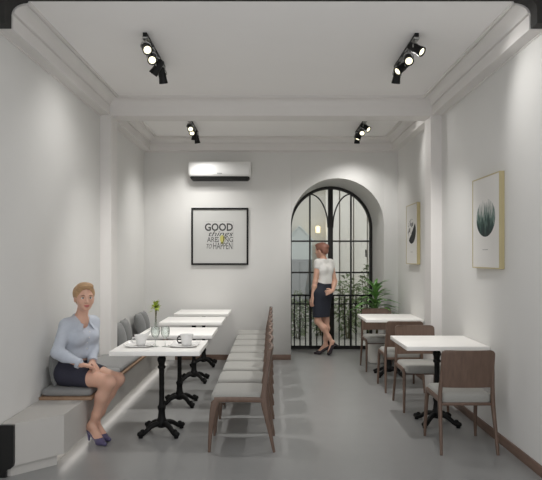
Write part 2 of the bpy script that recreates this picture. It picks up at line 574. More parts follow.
def leaf_cloud(rng, n, c, rad, size, droop=.3):
    b = MB()
    for i in range(n):
        while True:
            p = Vector((rng.uniform(-1, 1), rng.uniform(-1, 1), rng.uniform(-1, 1)))
            if .25 < p.length < 1: break
        q = Vector((c[0] + p.x * rad[0], c[1] + p.y * rad[1], c[2] + p.z * rad[2]))
        d = (Vector((p.x, p.y, p.z * .5 + .2)) + Vector((rng.uniform(-.7, .7), rng.uniform(-.7, .7), rng.uniform(-.5, .5)))).normalized()
        l = size * rng.uniform(.6, 1.3); w = l * .22
        sd = d.cross(Vector((rng.uniform(-1, 1), rng.uniform(-1, 1), 1))).normalized()
        nrm = sd.cross(d) * (w * .35)
        e = q + d * l - Vector((0, 0, droop * l))
        m_ = q + d * l * .5
        v = [b.bm.verts.new(x) for x in (q, m_ + sd * w, e, m_ - sd * w, m_ + nrm)]
        b.bm.faces.new((v[0], v[1], v[4])); b.bm.faces.new((v[1], v[2], v[4])); b.bm.faces.new((v[2], v[3], v[4])); b.bm.faces.new((v[3], v[0], v[4]))
    return b
rng = random.Random(5)
shrubs = [(.50, 11.05, .17, .80, 'leafy shrub beyond the left half of the door railing'),
          (.98, 11.50, .18, .85, 'leafy shrub on the terrace behind the standing woman'),
          (1.42, 11.05, .20, 1.10, 'leafy shrub beyond the middle of the right door leaf'),
          (1.90, 11.50, .20, 1.30, 'tallest leafy shrub beyond the right edge of the door')]
for (x, y, r, h, lab) in shrubs:
    t = thing('shrub', lab, 'shrub', (x, y, 0), 0, 'shrubs on the terrace')
    b = leaf_cloud(rng, 420, (0, 0, h * .55), (r, r * .8, h * .52), .11)
    b.build('foliage', MT['leafdark'], t, 0)
    b = MB()
    for k in range(5):
        a = k * 1.3
        b.tube([(0.03 * math.cos(a), .03 * math.sin(a), 0), (.12 * math.cos(a), .1 * math.sin(a), h * .5), (.17 * math.cos(a), .13 * math.sin(a), h * .9)], [.012, .008, .004], 6)
    b.build('stem', MT['stem'], t)

# ------------------------------------------------------------------ bench along the left wall
BZ = .36
bench = thing('bench', 'long pale built-in wall bench with a lit recess along the floor', 'bench', (-XW, 4.10, 0))
def bl(b, name, m, ang=40): 
    bmesh.ops.translate(b.bm, verts=b.bm.verts[:], vec=(XW, -4.10, 0))
    return b.build(name, m, bench, ang)
foot = [(-1.845, 4.10), (-1.75, 4.10), (-1.50, 4.345), (-1.492, 4.40), (-1.492, YB - .004), (-1.845, YB - .004)]
b = MB(); b.prism([p for p in foot], 'z', .075, BZ)
bl(b, 'body', MT['bench'], 20)
foot2 = [(-1.845, 4.105), (-1.78, 4.105), (-1.545, 4.335), (-1.565, 4.39), (-1.565, YB - .004), (-1.845, YB - .004)]
b = MB(); b.prism(foot2, 'z', 0, .075)
bl(b, 'plinth', MT['bench'], 20)
b = MB(); b.box((-1.548, 4.38, .064), (-1.512, YB - .02, .075))
bl(b, 'light_strip', MT['led'])
b = MB(); b.box((-1.845, 4.77, BZ), (-1.425, YB - .006, BZ + .024), .004)
bl(b, 'seat_board', MT['board'])
b = MB()
b.prism([(-1.848, .0), (-1.80, .0), (-1.80, .04), (-1.79, .055), (-1.77, .06), (-1.753, .075), (-1.748, .10), (-1.748, BZ - .004), (-1.848, BZ - .004)], 'y', 4.075, 4.098)
bl(b, 'end_panel', MT['blackgloss'], 20).__setitem__('label', 'black cut end of the bench')

# seat cushions, one after another
def cushion_mesh(lx, ly, h, r=.022, puff=.012):
    b = MB()
    nx, ny = 12, 20
    def top(u, v):
        return h * .5 + puff * (1 - abs(u) ** 4) * (1 - abs(v) ** 6)
    rings = []
    # rounded box by superellipse rings stacked in z
    for k in range(9):
        t = -1 + 2 * k / 8
        ins = r * (1 - math.sqrt(max(0, 1 - abs(t) ** 3)))
        z = h * .5 + t * h * .5
        rings.append((ins, z))
    def outline(ins, z, cnt=12):
        pts = []
        a, c = lx / 2 - ins, ly / 2 - ins
        rr = .03
        for (sx, sy, a0) in ((1, 1, 0), (-1, 1, PI / 2), (-1, -1, PI), (1, -1, 1.5 * PI)):
            for q in range(5):
                an = a0 + q / 4 * PI / 2
                pts.append((sx * (a - rr) + rr * math.cos(an), sy * (c - rr) + rr * math.sin(an), z))
        return pts
    R = [outline(i, z) for i, z in rings]
    for f in (.85, .6, .3):
        R.append([(x * f, y * f if abs(y) < ly else y, h + puff * (1 - f ** 3)) for x, y, z in outline(r, h)])
    b.ring_sweep(R)
    return b
edges = [4.785, 5.76, 6.75, 7.74, 8.735]
labs = ['mid grey seat cushion on the bench under the seated woman',
        'mid grey seat cushion on the bench beside the gap between first and second tables',
        'mid grey seat cushion on the bench beside the third white table of the left row',
        'mid grey seat cushion at the far end of the bench by the back wall']
for i in range(4):
    y0, y1 = edges[i] + .006, edges[i + 1] - .006
    b = cushion_mesh(.40, y1 - y0, .058)
    o = b.build('seat_cushion', MT['cush'], None, 50)
    o.location = (-1.640, (y0 + y1) / 2, BZ + .0245)
    tag(o, labs[i], 'cushion', 'seat cushions along the bench')
CT = BZ + .0245 + .058 + .012

# back pillows: thick square pillows leaning on the wall
def pillow_mesh(w, h, t):
    b = MB()
    N_ = 14
    def P(i, j, s):
        u = -1 + 2 * i / N_; v = -1 + 2 * j / N_
        e = max(0, (1 - u ** 2)) ** .42 * max(0, (1 - v ** 2)) ** .42
        pin = 1 - .05 * (1 - abs(u) ** 2) * (abs(v) ** 3)
        pin2 = 1 - .05 * (1 - abs(v) ** 2) * (abs(u) ** 3)
        return (s * t / 2 * e, u * w / 2 * pin2, h / 2 + v * h / 2 * pin)
    for s in (-1, 1):
        g = [[b.bm.verts.new(P(i, j, s)) for j in range(N_ + 1)] for i in range(N_ + 1)]
        for i in range(N_):
            for j in range(N_):
                b.bm.faces.new((g[i][j], g[i + 1][j], g[i + 1][j + 1], g[i][j + 1]))
    bmesh.ops.remove_doubles(b.bm, verts=b.bm.verts[:], dist=1e-5)
    return b
pm = None
for (y, h, w, tilt, lab) in ((5.02, .27, .36, -.10, 'slate grey pillow behind the seated woman, against the left wall'),
                       (6.925, .29, .29, -.26, 'slate grey pillow nearest beyond the left pilaster'),
                       (7.225, .30, .29, -.22, 'slate grey pillow second beyond the left pilaster'),
                       (8.005, .30, .29, -.26, 'slate grey pillow against the left wall, first of the far pair'),
                       (8.300, .30, .29, -.22, 'slate grey pillow against the left wall nearest the back corner')):
    b = pillow_mesh(w, h, .12 if y < 6 else .13)
    o = b.build('pillow', MT['pillow'], None, 60)
    o.location = (-XW + .068 + h * math.sin(-tilt) * .98, y, CT - .004 + .03 * abs(math.sin(tilt)))
    o.rotation_euler = (0, tilt, .03)
    tag(o, lab, 'pillow', 'pillows leaning on the left wall')

# ------------------------------------------------------------------ cafe tables
TZ = .745
def make_table(w, d):
    t = thing('cafe_table', 'tmp', 'table')
    b = MB(); b.box((-w / 2, -d / 2, TZ - .036), (w / 2, d / 2, TZ), .003)
    b.build('tabletop', MT['top'], t)
    b = MB()
    b.lathe([(.030, .050), (.046, .062), (.050, .095), (.042, .112), (.033, .135), (.028, .19), (.034, .21), (.036, .225), (.026, .24), (.0225, .27),
             (.0215, .40), (.0225, .50), (.024, .545), (.034, .555), (.034, .57), (.026, .58), (.029, .60), (.036, .62), (.036, .64), (.027, .65), (.027, TZ - .05), (.05, TZ - .046)], 20)
    b.build('column', MT['iron'], t)
    b = MB()
    b.box((-.16, -.022, TZ - .046), (.16, .022, TZ - .0362), .003); b.box((-.022, -.16, TZ - .046), (.022, .16, TZ - .0362), .003)
    b.build('top_bracket', MT['iron'], t)
    for k in range(4):
        a = PI / 4 + k * PI / 2
        c, s = math.cos(a), math.sin(a)
        b = MB()
        prof = [(.0, .084, .030), (.04, .086, .030), (.08, .084, .028), (.115, .072, .025), (.145, .052, .023), (.168, .036, .023), (.19, .031, .026), (.21, .034, .029), (.226, .032, .024), (.236, .026, .012)]
        b.tube([(r * c, r * s, z) for r, z, _ in prof], [(q * .95, q * .8) for _, _, q in prof], 12)
        b.ball((.190 * c, .190 * s, .050), (.022, .022, .020), 12)
        b.cyl((.208 * c, .208 * s, 0), (.208 * c, .208 * s, .02), .018, .02, 12)
        b.build('foot', MT['iron'], t)
    return t
TL = make_table(.725, .655)
left_tabs = [(5.115, 'white square cafe table laid with cups and wine glasses, nearest on the left'),
             (6.115, 'white cafe table with the small vase, second in the left row'),
             (7.255, 'bare white cafe table, third in the left row'),
             (8.31, 'bare white cafe table at the back wall, last in the left row')]
for i, (y, lab) in enumerate(left_tabs):
    t = TL if i == 0 else copy_tree(TL)
    t.location = (-.932, y, 0); tag(t, lab, 'table', 'cafe tables in the left row')
TR = make_table(.70, .71)
for i, (y, lab) in enumerate([(5.41, 'white cafe table against the right wall, nearer of the two there'),
                              (7.60, 'white cafe table against the right wall, farther one near the plant')]):
    t = TR if i == 0 else copy_tree(TR)
    t.location = (1.496, y, 0); tag(t, lab, 'table', 'cafe tables along the right wall')

# ------------------------------------------------------------------ chairs (front = +Y)
def make_chair():
    t = thing('dining_chair', 'tmp', 'chair')
    b = MB()
    # seat pad: soft rounded block
    rings = []
    W, D = .398, .43
    def outl(ins, z, y0=-.182, y1=.225, w=W):
        pts = []
        a = w / 2 - ins
        rr = .035
        cx = (y0 + y1) / 2; c = (y1 - y0) / 2 - ins
        for (sx, sy, a0) in ((1, 1, 0), (-1, 1, PI / 2), (-1, -1, PI), (1, -1, 1.5 * PI)):
            for q in range(5):
                an = a0 + q / 4 * PI / 2
                pts.append((sx * (a - rr) + rr * math.cos(an), cx + sy * (c - rr) + rr * math.sin(an), z))
        return pts
    R = [outl(.016, .385), outl(.004, .392), outl(0, .41), outl(0, .435), outl(.004, .450), outl(.014, .461), outl(.03, .466)]
    for f in (.7, .4): R.append([(x * f, .01 + (y - .01) * f, .466 + .006 * (1 - f)) for x, y, z in outl(.03, .466)])
    b.ring_sweep(R)
    b.build('seat', MT['seat'], t, 45)
    # side frames: front leg, rail and rear leg bend into each other
    for s in (-1, 1):
        b = MB()
        b.tube([(s * .212, .237, 0), (s * .210, .232, .10), (s * .207, .222, .22), (s * .204, .208, .33), (s * .203, .196, .385), (s * .203, .170, .413)],
               [(.0105, .0105), (.014, .012), (.020, .013), (.026, .014), (.030, .014), (.022, .013)], 12, up=(1, 0, 0), power=.55)
        b.build('leg', MT['wood'], t, 50)
        b = MB()
        b.tube([(s * .214, -.262, 0), (s * .211, -.238, .12), (s * .207, -.208, .26), (s * .204, -.188, .36), (s * .203, -.180, .43), (s * .199, -.190, .53), (s * .196, -.206, .64), (s * .190, -.222, .735)],
               [(.0105, .0105), (.014, .012), (.019, .013), (.024, .014), (.024, .014), (.019, .013), (.014, .011), (.010, .008)], 12, up=(1, 0, 0), power=.55)
        b.build('leg', MT['wood'], t, 50)
        b = MB()
        b.tube([(s * .203, .20, .412), (s * .203, .10, .414), (s * .203, -.10, .412), (s * .203, -.188, .410)], [(.012, .021)] * 4, 12, up=(0, 0, 1), power=.55)
        b.build('seat_rail', MT['wood'], t, 50)
    for y_ in (.1775, -.1775):
        b = MB(); b.box((-.195, y_ - .0125, .368), (.195, y_ + .0125, .392), .004)
        b.build('cross_rail', MT['wood'], t)
    # backrest: one curved, tilted panel with rounded top corners
    b = MB()
    nx, nz = 16, 12
    z0, z1 = .515, .814
    def pt(u, v, side):
        hw = .203
        rr = .035
        z = z0 + v * (z1 - z0)
        x = u * hw
        dz = z1 - z
        if dz < rr:
            lim = hw - rr + math.sqrt(max(0, rr * rr - (rr - dz) ** 2))
            x = u * lim
        y = -.186 - (z - .53) * .155 - .020 * (1 - u * u)
        th = .011
        return (x, y + (th if side else -th), z)
    vs = [0, .1, .3, .5, .7, .85, .88, .91, .94, .965, .985, .996, 1.0]
    grids = []
    for side in (0, 1):
        grids.append([[b.bm.verts.new(pt(-1 + 2 * i / nx, v, side)) for v in vs] for i in range(nx + 1)])
    m = len(vs) - 1
    for g in grids:
        for i in range(nx):
            for j in range(m):
                b.bm.faces.new((g[i][j], g[i + 1][j], g[i + 1][j + 1], g[i][j + 1]))
    A, B_ = grids
    for i in range(nx):
        for j in (0, m):
            b.bm.faces.new((A[i][j], A[i + 1][j], B_[i + 1][j], B_[i][j]))
    for j in range(m):
        for i in (0, nx):
            b.bm.faces.new((A[i][j], A[i][j + 1], B_[i][j + 1], B_[i][j]))
    b.build('backrest', MT['wood'], t, 35)
    for ch in t.children:
        ch.data.transform(Matrix.Diagonal((1, 1, .97, 1)))
    return t
CH = make_chair()
used = []
ordn = ['nearest', 'second', 'third', 'fourth', 'fifth', 'sixth', 'seventh']
def place(x, y, rz, lab, grp):
    c = CH if not used else copy_tree(CH)
    used.append(c)
    c.location = (x, y, 0); c.rotation_euler = (0, 0, rz)
    tag(c, lab, 'chair', grp)
for i in range(8):
    y = 4.825 + i * .517
    lab = ('walnut chair with grey seat, nearest in the row along the left tables' if i == 0 else
           'walnut chair with grey seat at the back wall, last in the row of eight' if i == 7 else
           'walnut chair with grey seat, %s from the front in the row of eight' % ordn[i])
    place(-.238, y, PI / 2, lab, 'chairs in the row along the left tables')
place(1.503, 4.800, 0.0, 'walnut chair seen from behind at the nearer right table', 'chairs at the right wall tables')
place(1.492, 6.010, PI, 'walnut chair facing the camera behind the nearer right table', 'chairs at the right wall tables')
place(1.478, 6.87, 0.0, 'walnut chair with its back to us at the farther right table', 'chairs at the right wall tables')
place(1.455, 8.055, PI, 'walnut chair in front of the potted plant by the back wall', 'chairs at the right wall tables')

# ------------------------------------------------------------------ tableware
def plate(x, y, lab, rz):
    b = MB(); N_ = 16; s = .118
    def z(u, v):
        m_ = max(abs(u), abs(v)); c = abs(u * v)
        return .004 + .008 * m_ ** 4 + .016 * c ** 3
    gs = []
    for off in (0, -.004):
        gs.append([[b.bm.verts.new((s * (-1 + 2 * i / N_), s * (-1 + 2 * j / N_), z(-1 + 2 * i / N_, -1 + 2 * j / N_) + off)) for j in range(N_ + 1)] for i in range(N_ + 1)])
    for g in gs:
        for i in range(N_):
            for j in range(N_):
                b.bm.faces.new((g[i][j], g[i + 1][j], g[i + 1][j + 1], g[i][j + 1]))
    A, B_ = gs
    for i in range(N_):
        for j in (0, N_):
            b.bm.faces.new((A[i][j], A[i + 1][j], B_[i + 1][j], B_[i][j]))
            b.bm.faces.new((A[j][i], A[j][i + 1], B_[j][i + 1], B_[j][i]))
    o = b.build('saucer_plate', MT['china'], None, 50)
    o.location = (x, y, TZ + .0005); o.rotation_euler = (0, 0, rz)
    tag(o, lab, 'plate', 'plates on the nearest left table')
plate(-1.112, 5.09, 'square white plate under the jug, at the bench side of the table', .05)
plate(-.735, 5.09, 'square white plate under the cup, at the chair side of the table', -.05)
def cup_wall(prof, n, lip=None):
    b = MB()
    rings = []
    for r, z, k in prof:
        ring = []
        for i in range(n):
            a = 2 * PI * i / n
            rr = r; zz = z
            if lip:
                f = max(0, math.cos(a - lip[0])) ** 5
                rr += lip[1] * f * k; zz += lip[2] * f * k
            ring.append((rr * math.cos(a), rr * math.sin(a), zz))
        rings.append(ring)
    b.ring_sweep(rings)
    return b
jug = thing('cream_jug', 'white china jug with a raised pouring lip on the bench-side plate', 'jug', (-1.105, 5.09, TZ + .0055))
prof = [(.030, 0, 0), (.036, .004, 0), (.040, .03, .1), (.050, .07, .5), (.056, .090, 1), (.053, .090, 1), (.046, .07, .5), (.036, .03, .1), (.026, .008, 0)]
b = cup_wall(prof, 36, (.15, .035, .040)); b.build('body', MT['china'], jug, 50)
b = MB(); b.tube([(-.042, -.018, .07), (-.065, -.03, .066), (-.07, -.032, .045), (-.058, -.026, .025), (-.038, -.016, .024)], .005, 8); b.build('handle', MT['china'], jug)
cup = thing('coffee_cup', 'white china cup with a dark handle on the chair-side plate', 'cup', (-.715, 5.09, TZ + .0055))
prof = [(.034, 0, 0), (.040, .004, 0), (.045, .03, 0), (.049, .06, 0), (.056, .088, 0), (.058, .094, 0), (.055, .094, 0), (.046, .06, 0), (.042, .03, 0), (.030, .008, 0)]
b = cup_wall(prof, 36); b.build('body', MT['china'], cup, 50)
b = MB(); b.tube([(-.045, 0, .074), (-.066, 0, .076), (-.078, 0, .062), (-.078, 0, .038), (-.066, 0, .022), (-.040, 0, .024)], [(.006, .010)] * 6, 10); b.build('handle', MT['darkchina'], cup).__setitem__('label', 'dark curved handle')
def wineglass(x, y, lab):
    o = MB()
    o.lathe([(.030, 0), (.030, .002), (.012, .005), (.004, .010), (.0036, .062), (.010, .070), (.028, .084), (.036, .104), (.0385, .125), (.037, .150), (.0345, .166),
             (.0335, .166), (.036, .150), (.0375, .125), (.035, .104), (.027, .086), (.009, .073), (.0005, .071)], 28)
    g = o.build('wine_glass', MT['glass'], None, 40)
    g.location = (x, y, TZ + .0005)
    tag(g, lab, 'glass', 'wine glasses on the nearest left table')
wineglass(-.975, 5.06, 'clear stemmed wine glass beside the jug on the nearest table')
wineglass(-.892, 5.06, 'clear stemmed wine glass nearer the cup on the nearest table')
# vase with a lime green sprig
v = thing('bud_vase', 'slim glass vase holding a lime green sprig on the second left table', 'vase', (-1.19, 6.20, TZ))
b = MB(); b.lathe([(.018, .0005), (.020, .006), (.020, .05), (.013, .08), (.010, .10), (.011, .128), (.013, .132), (.010, .132), (.008, .10), (.011, .078), (.017, .05), (.016, .01)], 20)
b.build('vase_body', MT['glass'], v)
b = MB(); rng = random.Random(3)
for k in range(3):
    a = k * 2.1
    b.tube([(0, 0, .012), (.003 * math.cos(a), .003 * math.sin(a), .14), (.014 * math.cos(a), .014 * math.sin(a), .25)], [.005, .0045, .003], 6)
b.build('stem', MT['stem'], v)
b = MB()
for k in range(70):
    a = rng.uniform(0, 2 * PI); el = rng.uniform(-.1, 1.35)
    d = Vector((math.cos(a) * math.cos(el), math.sin(a) * math.cos(el), math.sin(el)))
    p = Vector((0, 0, .215 + rng.uniform(-.02, .035))); l = rng.uniform(.05, .10)
    sd = d.cross(Vector((0, 0, 1))).normalized() * .011
    m_ = p + d * l * .5 + Vector((0, 0, .006)); e = p + d * l - Vector((0, 0, .012))
    b.quad(p, m_ + sd, e, m_ - sd)
b.build('leaves', MT['leaflime'], v, 0)

# ------------------------------------------------------------------ potted plant in the back corner
pp = thing('potted_plant', 'green arching-leaf plant in a white pot in the back right corner', 'plant', (1.50, 8.53, 0))
b = MB(); b.lathe([(.10, 0), (.115, .01), (.135, .20), (.145, .36), (.145, .38), (.13, .38), (.125, .34), (.09, .33)], 28)
b.build('pot', MT['pot'], pp)
b = MB(); b.lathe([(.001, .345), (.128, .345), (.125, .335), (.001, .335)], 24); b.build('soil', MT['soil'], pp)
b = MB(); b.tube([(0, 0, .34), (.01, -.01, .6), (-.02, 0, .85), (-.03, 0, 1.08)], [.018, .015, .011, .006], 10); b.build('stem', MT['stem'], pp)
b = MB(); rng = random.Random(11)
for k in range(62):
    h = .64 + .42 * (k / 61)
    a = k * 2.39996 + rng.uniform(-.25, .25)
    el = rng.uniform(.25, .75) + (h - .64) * 1.15
    L_ = rng.uniform(.36, .50) * (1.05 - .42 * (k / 61))
    base = Vector((-.012 - .03 * (h - .6), 0, h))
    d = Vector((math.cos(a), math.sin(a), 0))
    sd = Vector((-math.sin(a), math.cos(a), 0))
    prev = None
    for q in range(8):
        t = q / 7
        r = L_ * t * math.cos(el * (1 - .2 * t))
        z = L_ * (math.sin(el) * t - .66 * t * t * (1 - .4 * el))
        w = .023 * (math.sin(PI * min(1, t * .85 + .13)) ** .8) * (1 if q < 7 else .1)
        c = base + d * r + Vector((0, 0, z))
        if base.y + c.y > .20 or c.x > .33: c = Vector((min(c.x, .33), min(c.y, .20), c.z))
        row = [b.bm.verts.new(c + sd * w + Vector((0, 0, w * .35))), b.bm.verts.new(c), b.bm.verts.new(c - sd * w + Vector((0, 0, w * .35)))]
        if prev:
            b.bm.faces.new((prev[0], row[0], row[1], prev[1])); b.bm.faces.new((prev[1], row[1], row[2], prev[2]))
        prev = row
b.build('leaves', MT['leaf'], pp, 60)

# ------------------------------------------------------------------ wall things
def picture(y0, y1, z0, z1, m, lab, depth=.042):
    yc, zc = (y0 + y1) / 2, (z0 + z1) / 2
    t = thing('framed_print', lab, 'picture', (XW, yc, zc), 0, 'framed prints on the right wall')
    w, h = (y1 - y0) / 2, (z1 - z0) / 2
    f = .010
    b = MB()
    for lo, hi in (((-depth, -w, -h), (-.001, -w + f, h)), ((-depth, w - f, -h), (-.001, w, h)), ((-depth, -w + f, -h), (-.001, w - f, -h + f)), ((-depth, -w + f, h - f), (-.001, w - f, h))):
        b.box(lo, hi)
    b.build('frame', MT['goldwood'], t)
    b = MB(); b.box((-depth + .004, -w + f, -h + f), (-.004, w - f, h - f)); b.build('print', m, t)
    b = MB()
    rr = random.Random(2)
    y = -.055
    while y < .055:
        l = rr.uniform(.008, .02); b.box((-depth + .0033, y, -h * .60), (-depth + .0041, y + l, -h * .60 + .006)); y += l + .006
    b.build('caption', MT['inklight'], t)
picture(4.75, 5.39, 1.403, 2.183, MT['forest'], 'gold-framed misty green forest print above the nearer right table')
picture(7.43, 8.03, 1.407, 2.180, MT['twigs'], 'gold-framed black and white print above the farther right table')

ps = thing('framed_poster', 'black-framed lettered poster on the back wall below the air conditioner', 'poster', (-.745, YB, 1.80))
b = MB(); w = .416; f = .026
for lo, hi in (((-w, -.03, -w), (-w + f, -.001, w)), ((w - f, -.03, -w), (w, -.001, w)), ((-w + f, -.03, -w), (w - f, -.001, -w + f)), ((-w + f, -.03, w - f), (w - f, -.001, w))):
    b.box(lo, hi, .002)
b.build('frame', MT['black'], ps)
b = MB(); b.box((-w + f, -.016, -w + f), (w - f, -.002, w - f)); b.build('sheet', MT['paper'], ps)
TR_ = (PI / 2, 0, 0)
text_mesh('lettering', 'GOOD', .150, MT['ink'], ps, (-.015, -.0168, .129), TR_, bold=.004, sx=.88)
text_mesh('lettering', 'things', .105, MT['ink'], ps, (.0, -.0168, .036), TR_, shear=.35, bold=0, sx=1.45)
text_mesh('lettering', 'ARE', .108, MT['ink'], ps, (-.110, -.0168, -.050), TR_, sx=.80)
text_mesh('lettering', 'G', .100, MT['ink'], ps, (-.030, -.0168, -.050), TR_, sx=.5)
text_mesh('lettering', 'ING', .108, MT['ink'], ps, (.120, -.0168, -.050), TR_, sx=.80)
text_mesh('lettering', 'TO', .095, MT['ink'], ps, (-.163, -.0168, -.148), TR_, shear=.3, sx=.62)
text_mesh('lettering', 'HAPPEN', .140, MT['ink'], ps, (.042, -.0168, -.144), TR_, sx=.56)
b = MB()
b.prism([(.034 + .034 * math.cos(2 * PI * i / 20), -.030 + (.050 if math.sin(2 * PI * i / 20) > 0 else .062) * math.sin(2 * PI * i / 20)) for i in range(20)], 'y', -.0174, -.0162)
b.box((.018, -.0174, -.108), (.050, -.0162, -.080))
b.build('bulb_drawing', MT['yellow'], ps)
b = MB(); b.box((-.21, -.0166, .213), (.195, -.0160, .216)); b.box((.192, -.0166, -.19), (.195, -.0160, .216)); b.build('border_line', MT['inklight'], ps)

ac = thing('air_conditioner', 'white wall-mounted air conditioner with a dark outlet on the back wall', 'air conditioner', (-.735, YB, 2.605))
b = MB()
def acsec(x, ins, low):
    d = .195 - ins
    pts = [(-.004, .27 - ins), (-d * .55, .272 - ins), (-d * .82, .262 - ins), (-d * .96, .225), (-d, .16), (-d * .985, .09 + low * .7), (-d * .93, .055 + low), (-d * .80, .042 + low), (-.004, .040 + low)]
    return [(x, y, z) for y, z in pts]
b.ring_sweep([acsec(x, i, l) for x, i, l in ((-.447, .02, .050), (-.444, .010, .030), (-.436, .003, .014), (-.420, 0, .004), (-.40, 0, 0), (.40, 0, 0), (.420, 0, .004), (.436, .003, .014), (.444, .010, .030), (.447, .02, .050))])
b.build('casing', MT['ac'], ac, 50)
b = MB()
def lsec(x, k):
    return [(x, -.004, .05), (x, -.176 + k, .05), (x, -.170 + k, .022 + k), (x, -.135, .004 + k), (x, -.004, .0 + k)]
b.ring_sweep([lsec(-.425, .026), lsec(-.412, .012), lsec(-.395, 0), lsec(.395, 0), lsec(.412, .012), lsec(.425, .026)])
b.build('outlet', MT['black'], ac, 30)
b = MB()
for k in range(5): b.box((-.032 + k * .0135, -.1985, .082), (-.022 + k * .0135, -.190, .096))
b.build('badge', MT['acgrey'], ac)

# ------------------------------------------------------------------ ceiling track lights
def track(name_lab, x, y0, y1, aims):
    t = thing('track_light', name_lab, 'light', (x, (y0 + y1) / 2, ZC), 0, 'track lights on the ceiling')
    hl = (y1 - y0) / 2
    b = MB(); b.box((-.016, -hl, -.030), (.016, hl, -.0005), .003); b.build('rail', MT['black'], t)
    for k, (oy, aim, power, ang, blend) in enumerate(aims):
        a = Vector(aim).normalized()
        head = bpy.data.objects.new('lamp_head', None); COL.objects.link(head); head.parent = t
        head.location = (0, -hl + oy * 2 * hl, -.03)
        piv = Vector((0, 0, -.075))
        b = MB()
        b.box((-.022, -.045, -.014), (.022, .045, 0), .003)
        b.cyl((0, 0, -.012), (0, 0, -.035), .007, n=10)
        sd = a.cross(Vector((0, 0, 1)))
        sd = sd.normalized() if sd.length > .05 else Vector((1, 0, 0))
        b.tube([Vector((0, 0, -.03)), sd * .030 + Vector((0, 0, -.034)), sd * .039 + piv * .75, sd * .039 + piv], .005, 8)
        b.tube([Vector((0, 0, -.03)), -sd * .030 + Vector((0, 0, -.034)), -sd * .039 + piv * .75, -sd * .039 + piv], .005, 8)
        b.build('yoke', MT['steel'], head)
        b = MB()
        p0 = piv - a * .070
        b.lathe([(.018, 0), (.028, .010), (.030, .05), (.033, .055), (.034, .10), (.038, .125), (.039, .140), (.031, .140), (.029, .130)], 24)
        q_ = a.to_track_quat('Z', 'Y').to_matrix().to_4x4()
        bmesh.ops.transform(b.bm, matrix=Matrix.Translation(p0) @ q_, verts=b.bm.verts[:])
        b.build('housing', MT['black'], head, 30)
        b = MB()
        b.lathe([(.0285, .1305), (.027, .133), (.014, .136)], 24)
        bmesh.ops.transform(b.bm, matrix=Matrix.Translation(p0) @ q_, verts=b.bm.verts[:])
        b.build('lens', MT['lens'], head)
        L_ = bpy.data.lights.new('track_spot', 'SPOT')
        L_.energy = power; L_.spot_size = math.radians(ang); L_.spot_blend = blend; L_.color = (1, .985, .96); L_.shadow_soft_size = .045
        lo = bpy.data.objects.new('track_spot', L_); COL.objects.link(lo); lo.parent = head
        lo.location = p0 + a * .165
        lo.rotation_euler = a.to_track_quat('-Z', 'Y').to_euler()
W, D_, N_ = WALL_W, SPOT_W, DOWN_W
track('black four-head track light on the front ceiling, left side', -.966, 4.59, 5.40,
      [(.06, (.34, -.80, -.50), D_, 95, 1), (.34, (.20, -.80, -.56), D_, 95, 1), (.64, (-.58, .10, -.80), W * 1.2, 120, 1), (.92, (.08, .38, -.92), N_, 106, 1)])
track('black four-head track light on the front ceiling, right side', 1.120, 4.60, 5.40,
      [(.06, (.60, -.55, -.57), W * 1.3, 105, 1), (.36, (-.12, -.80, -.56), D_, 95, 1), (.64, (-.70, -.30, -.60), D_, 100, 1), (.92, (-.08, .38, -.92), N_, 104, 1)])
track('black four-head track light on the rear ceiling, left side', -1.01, 7.42, 8.22,
      [(.06, (.25, -.80, -.55), D_, 95, 1), (.34, (.05, -.80, -.58), D_, 95, 1), (.64, (-.10, .15, -.96), N_ * .46, 128, 1), (.92, (.14, .24, -.96), N_ * .19, 126, 1)])
track('black four-head track light on the rear ceiling, right side', 1.17, 7.42, 8.22,
      [(.06, (.58, -.60, -.55), W * 1.0, 100, 1), (.36, (-.12, -.80, -.56), D_, 95, 1), (.64, (-.40, -.10, -.90), N_ * .60, 124, 1), (.92, (.0, .30, -.95), N_ * .32, 122, 1)])

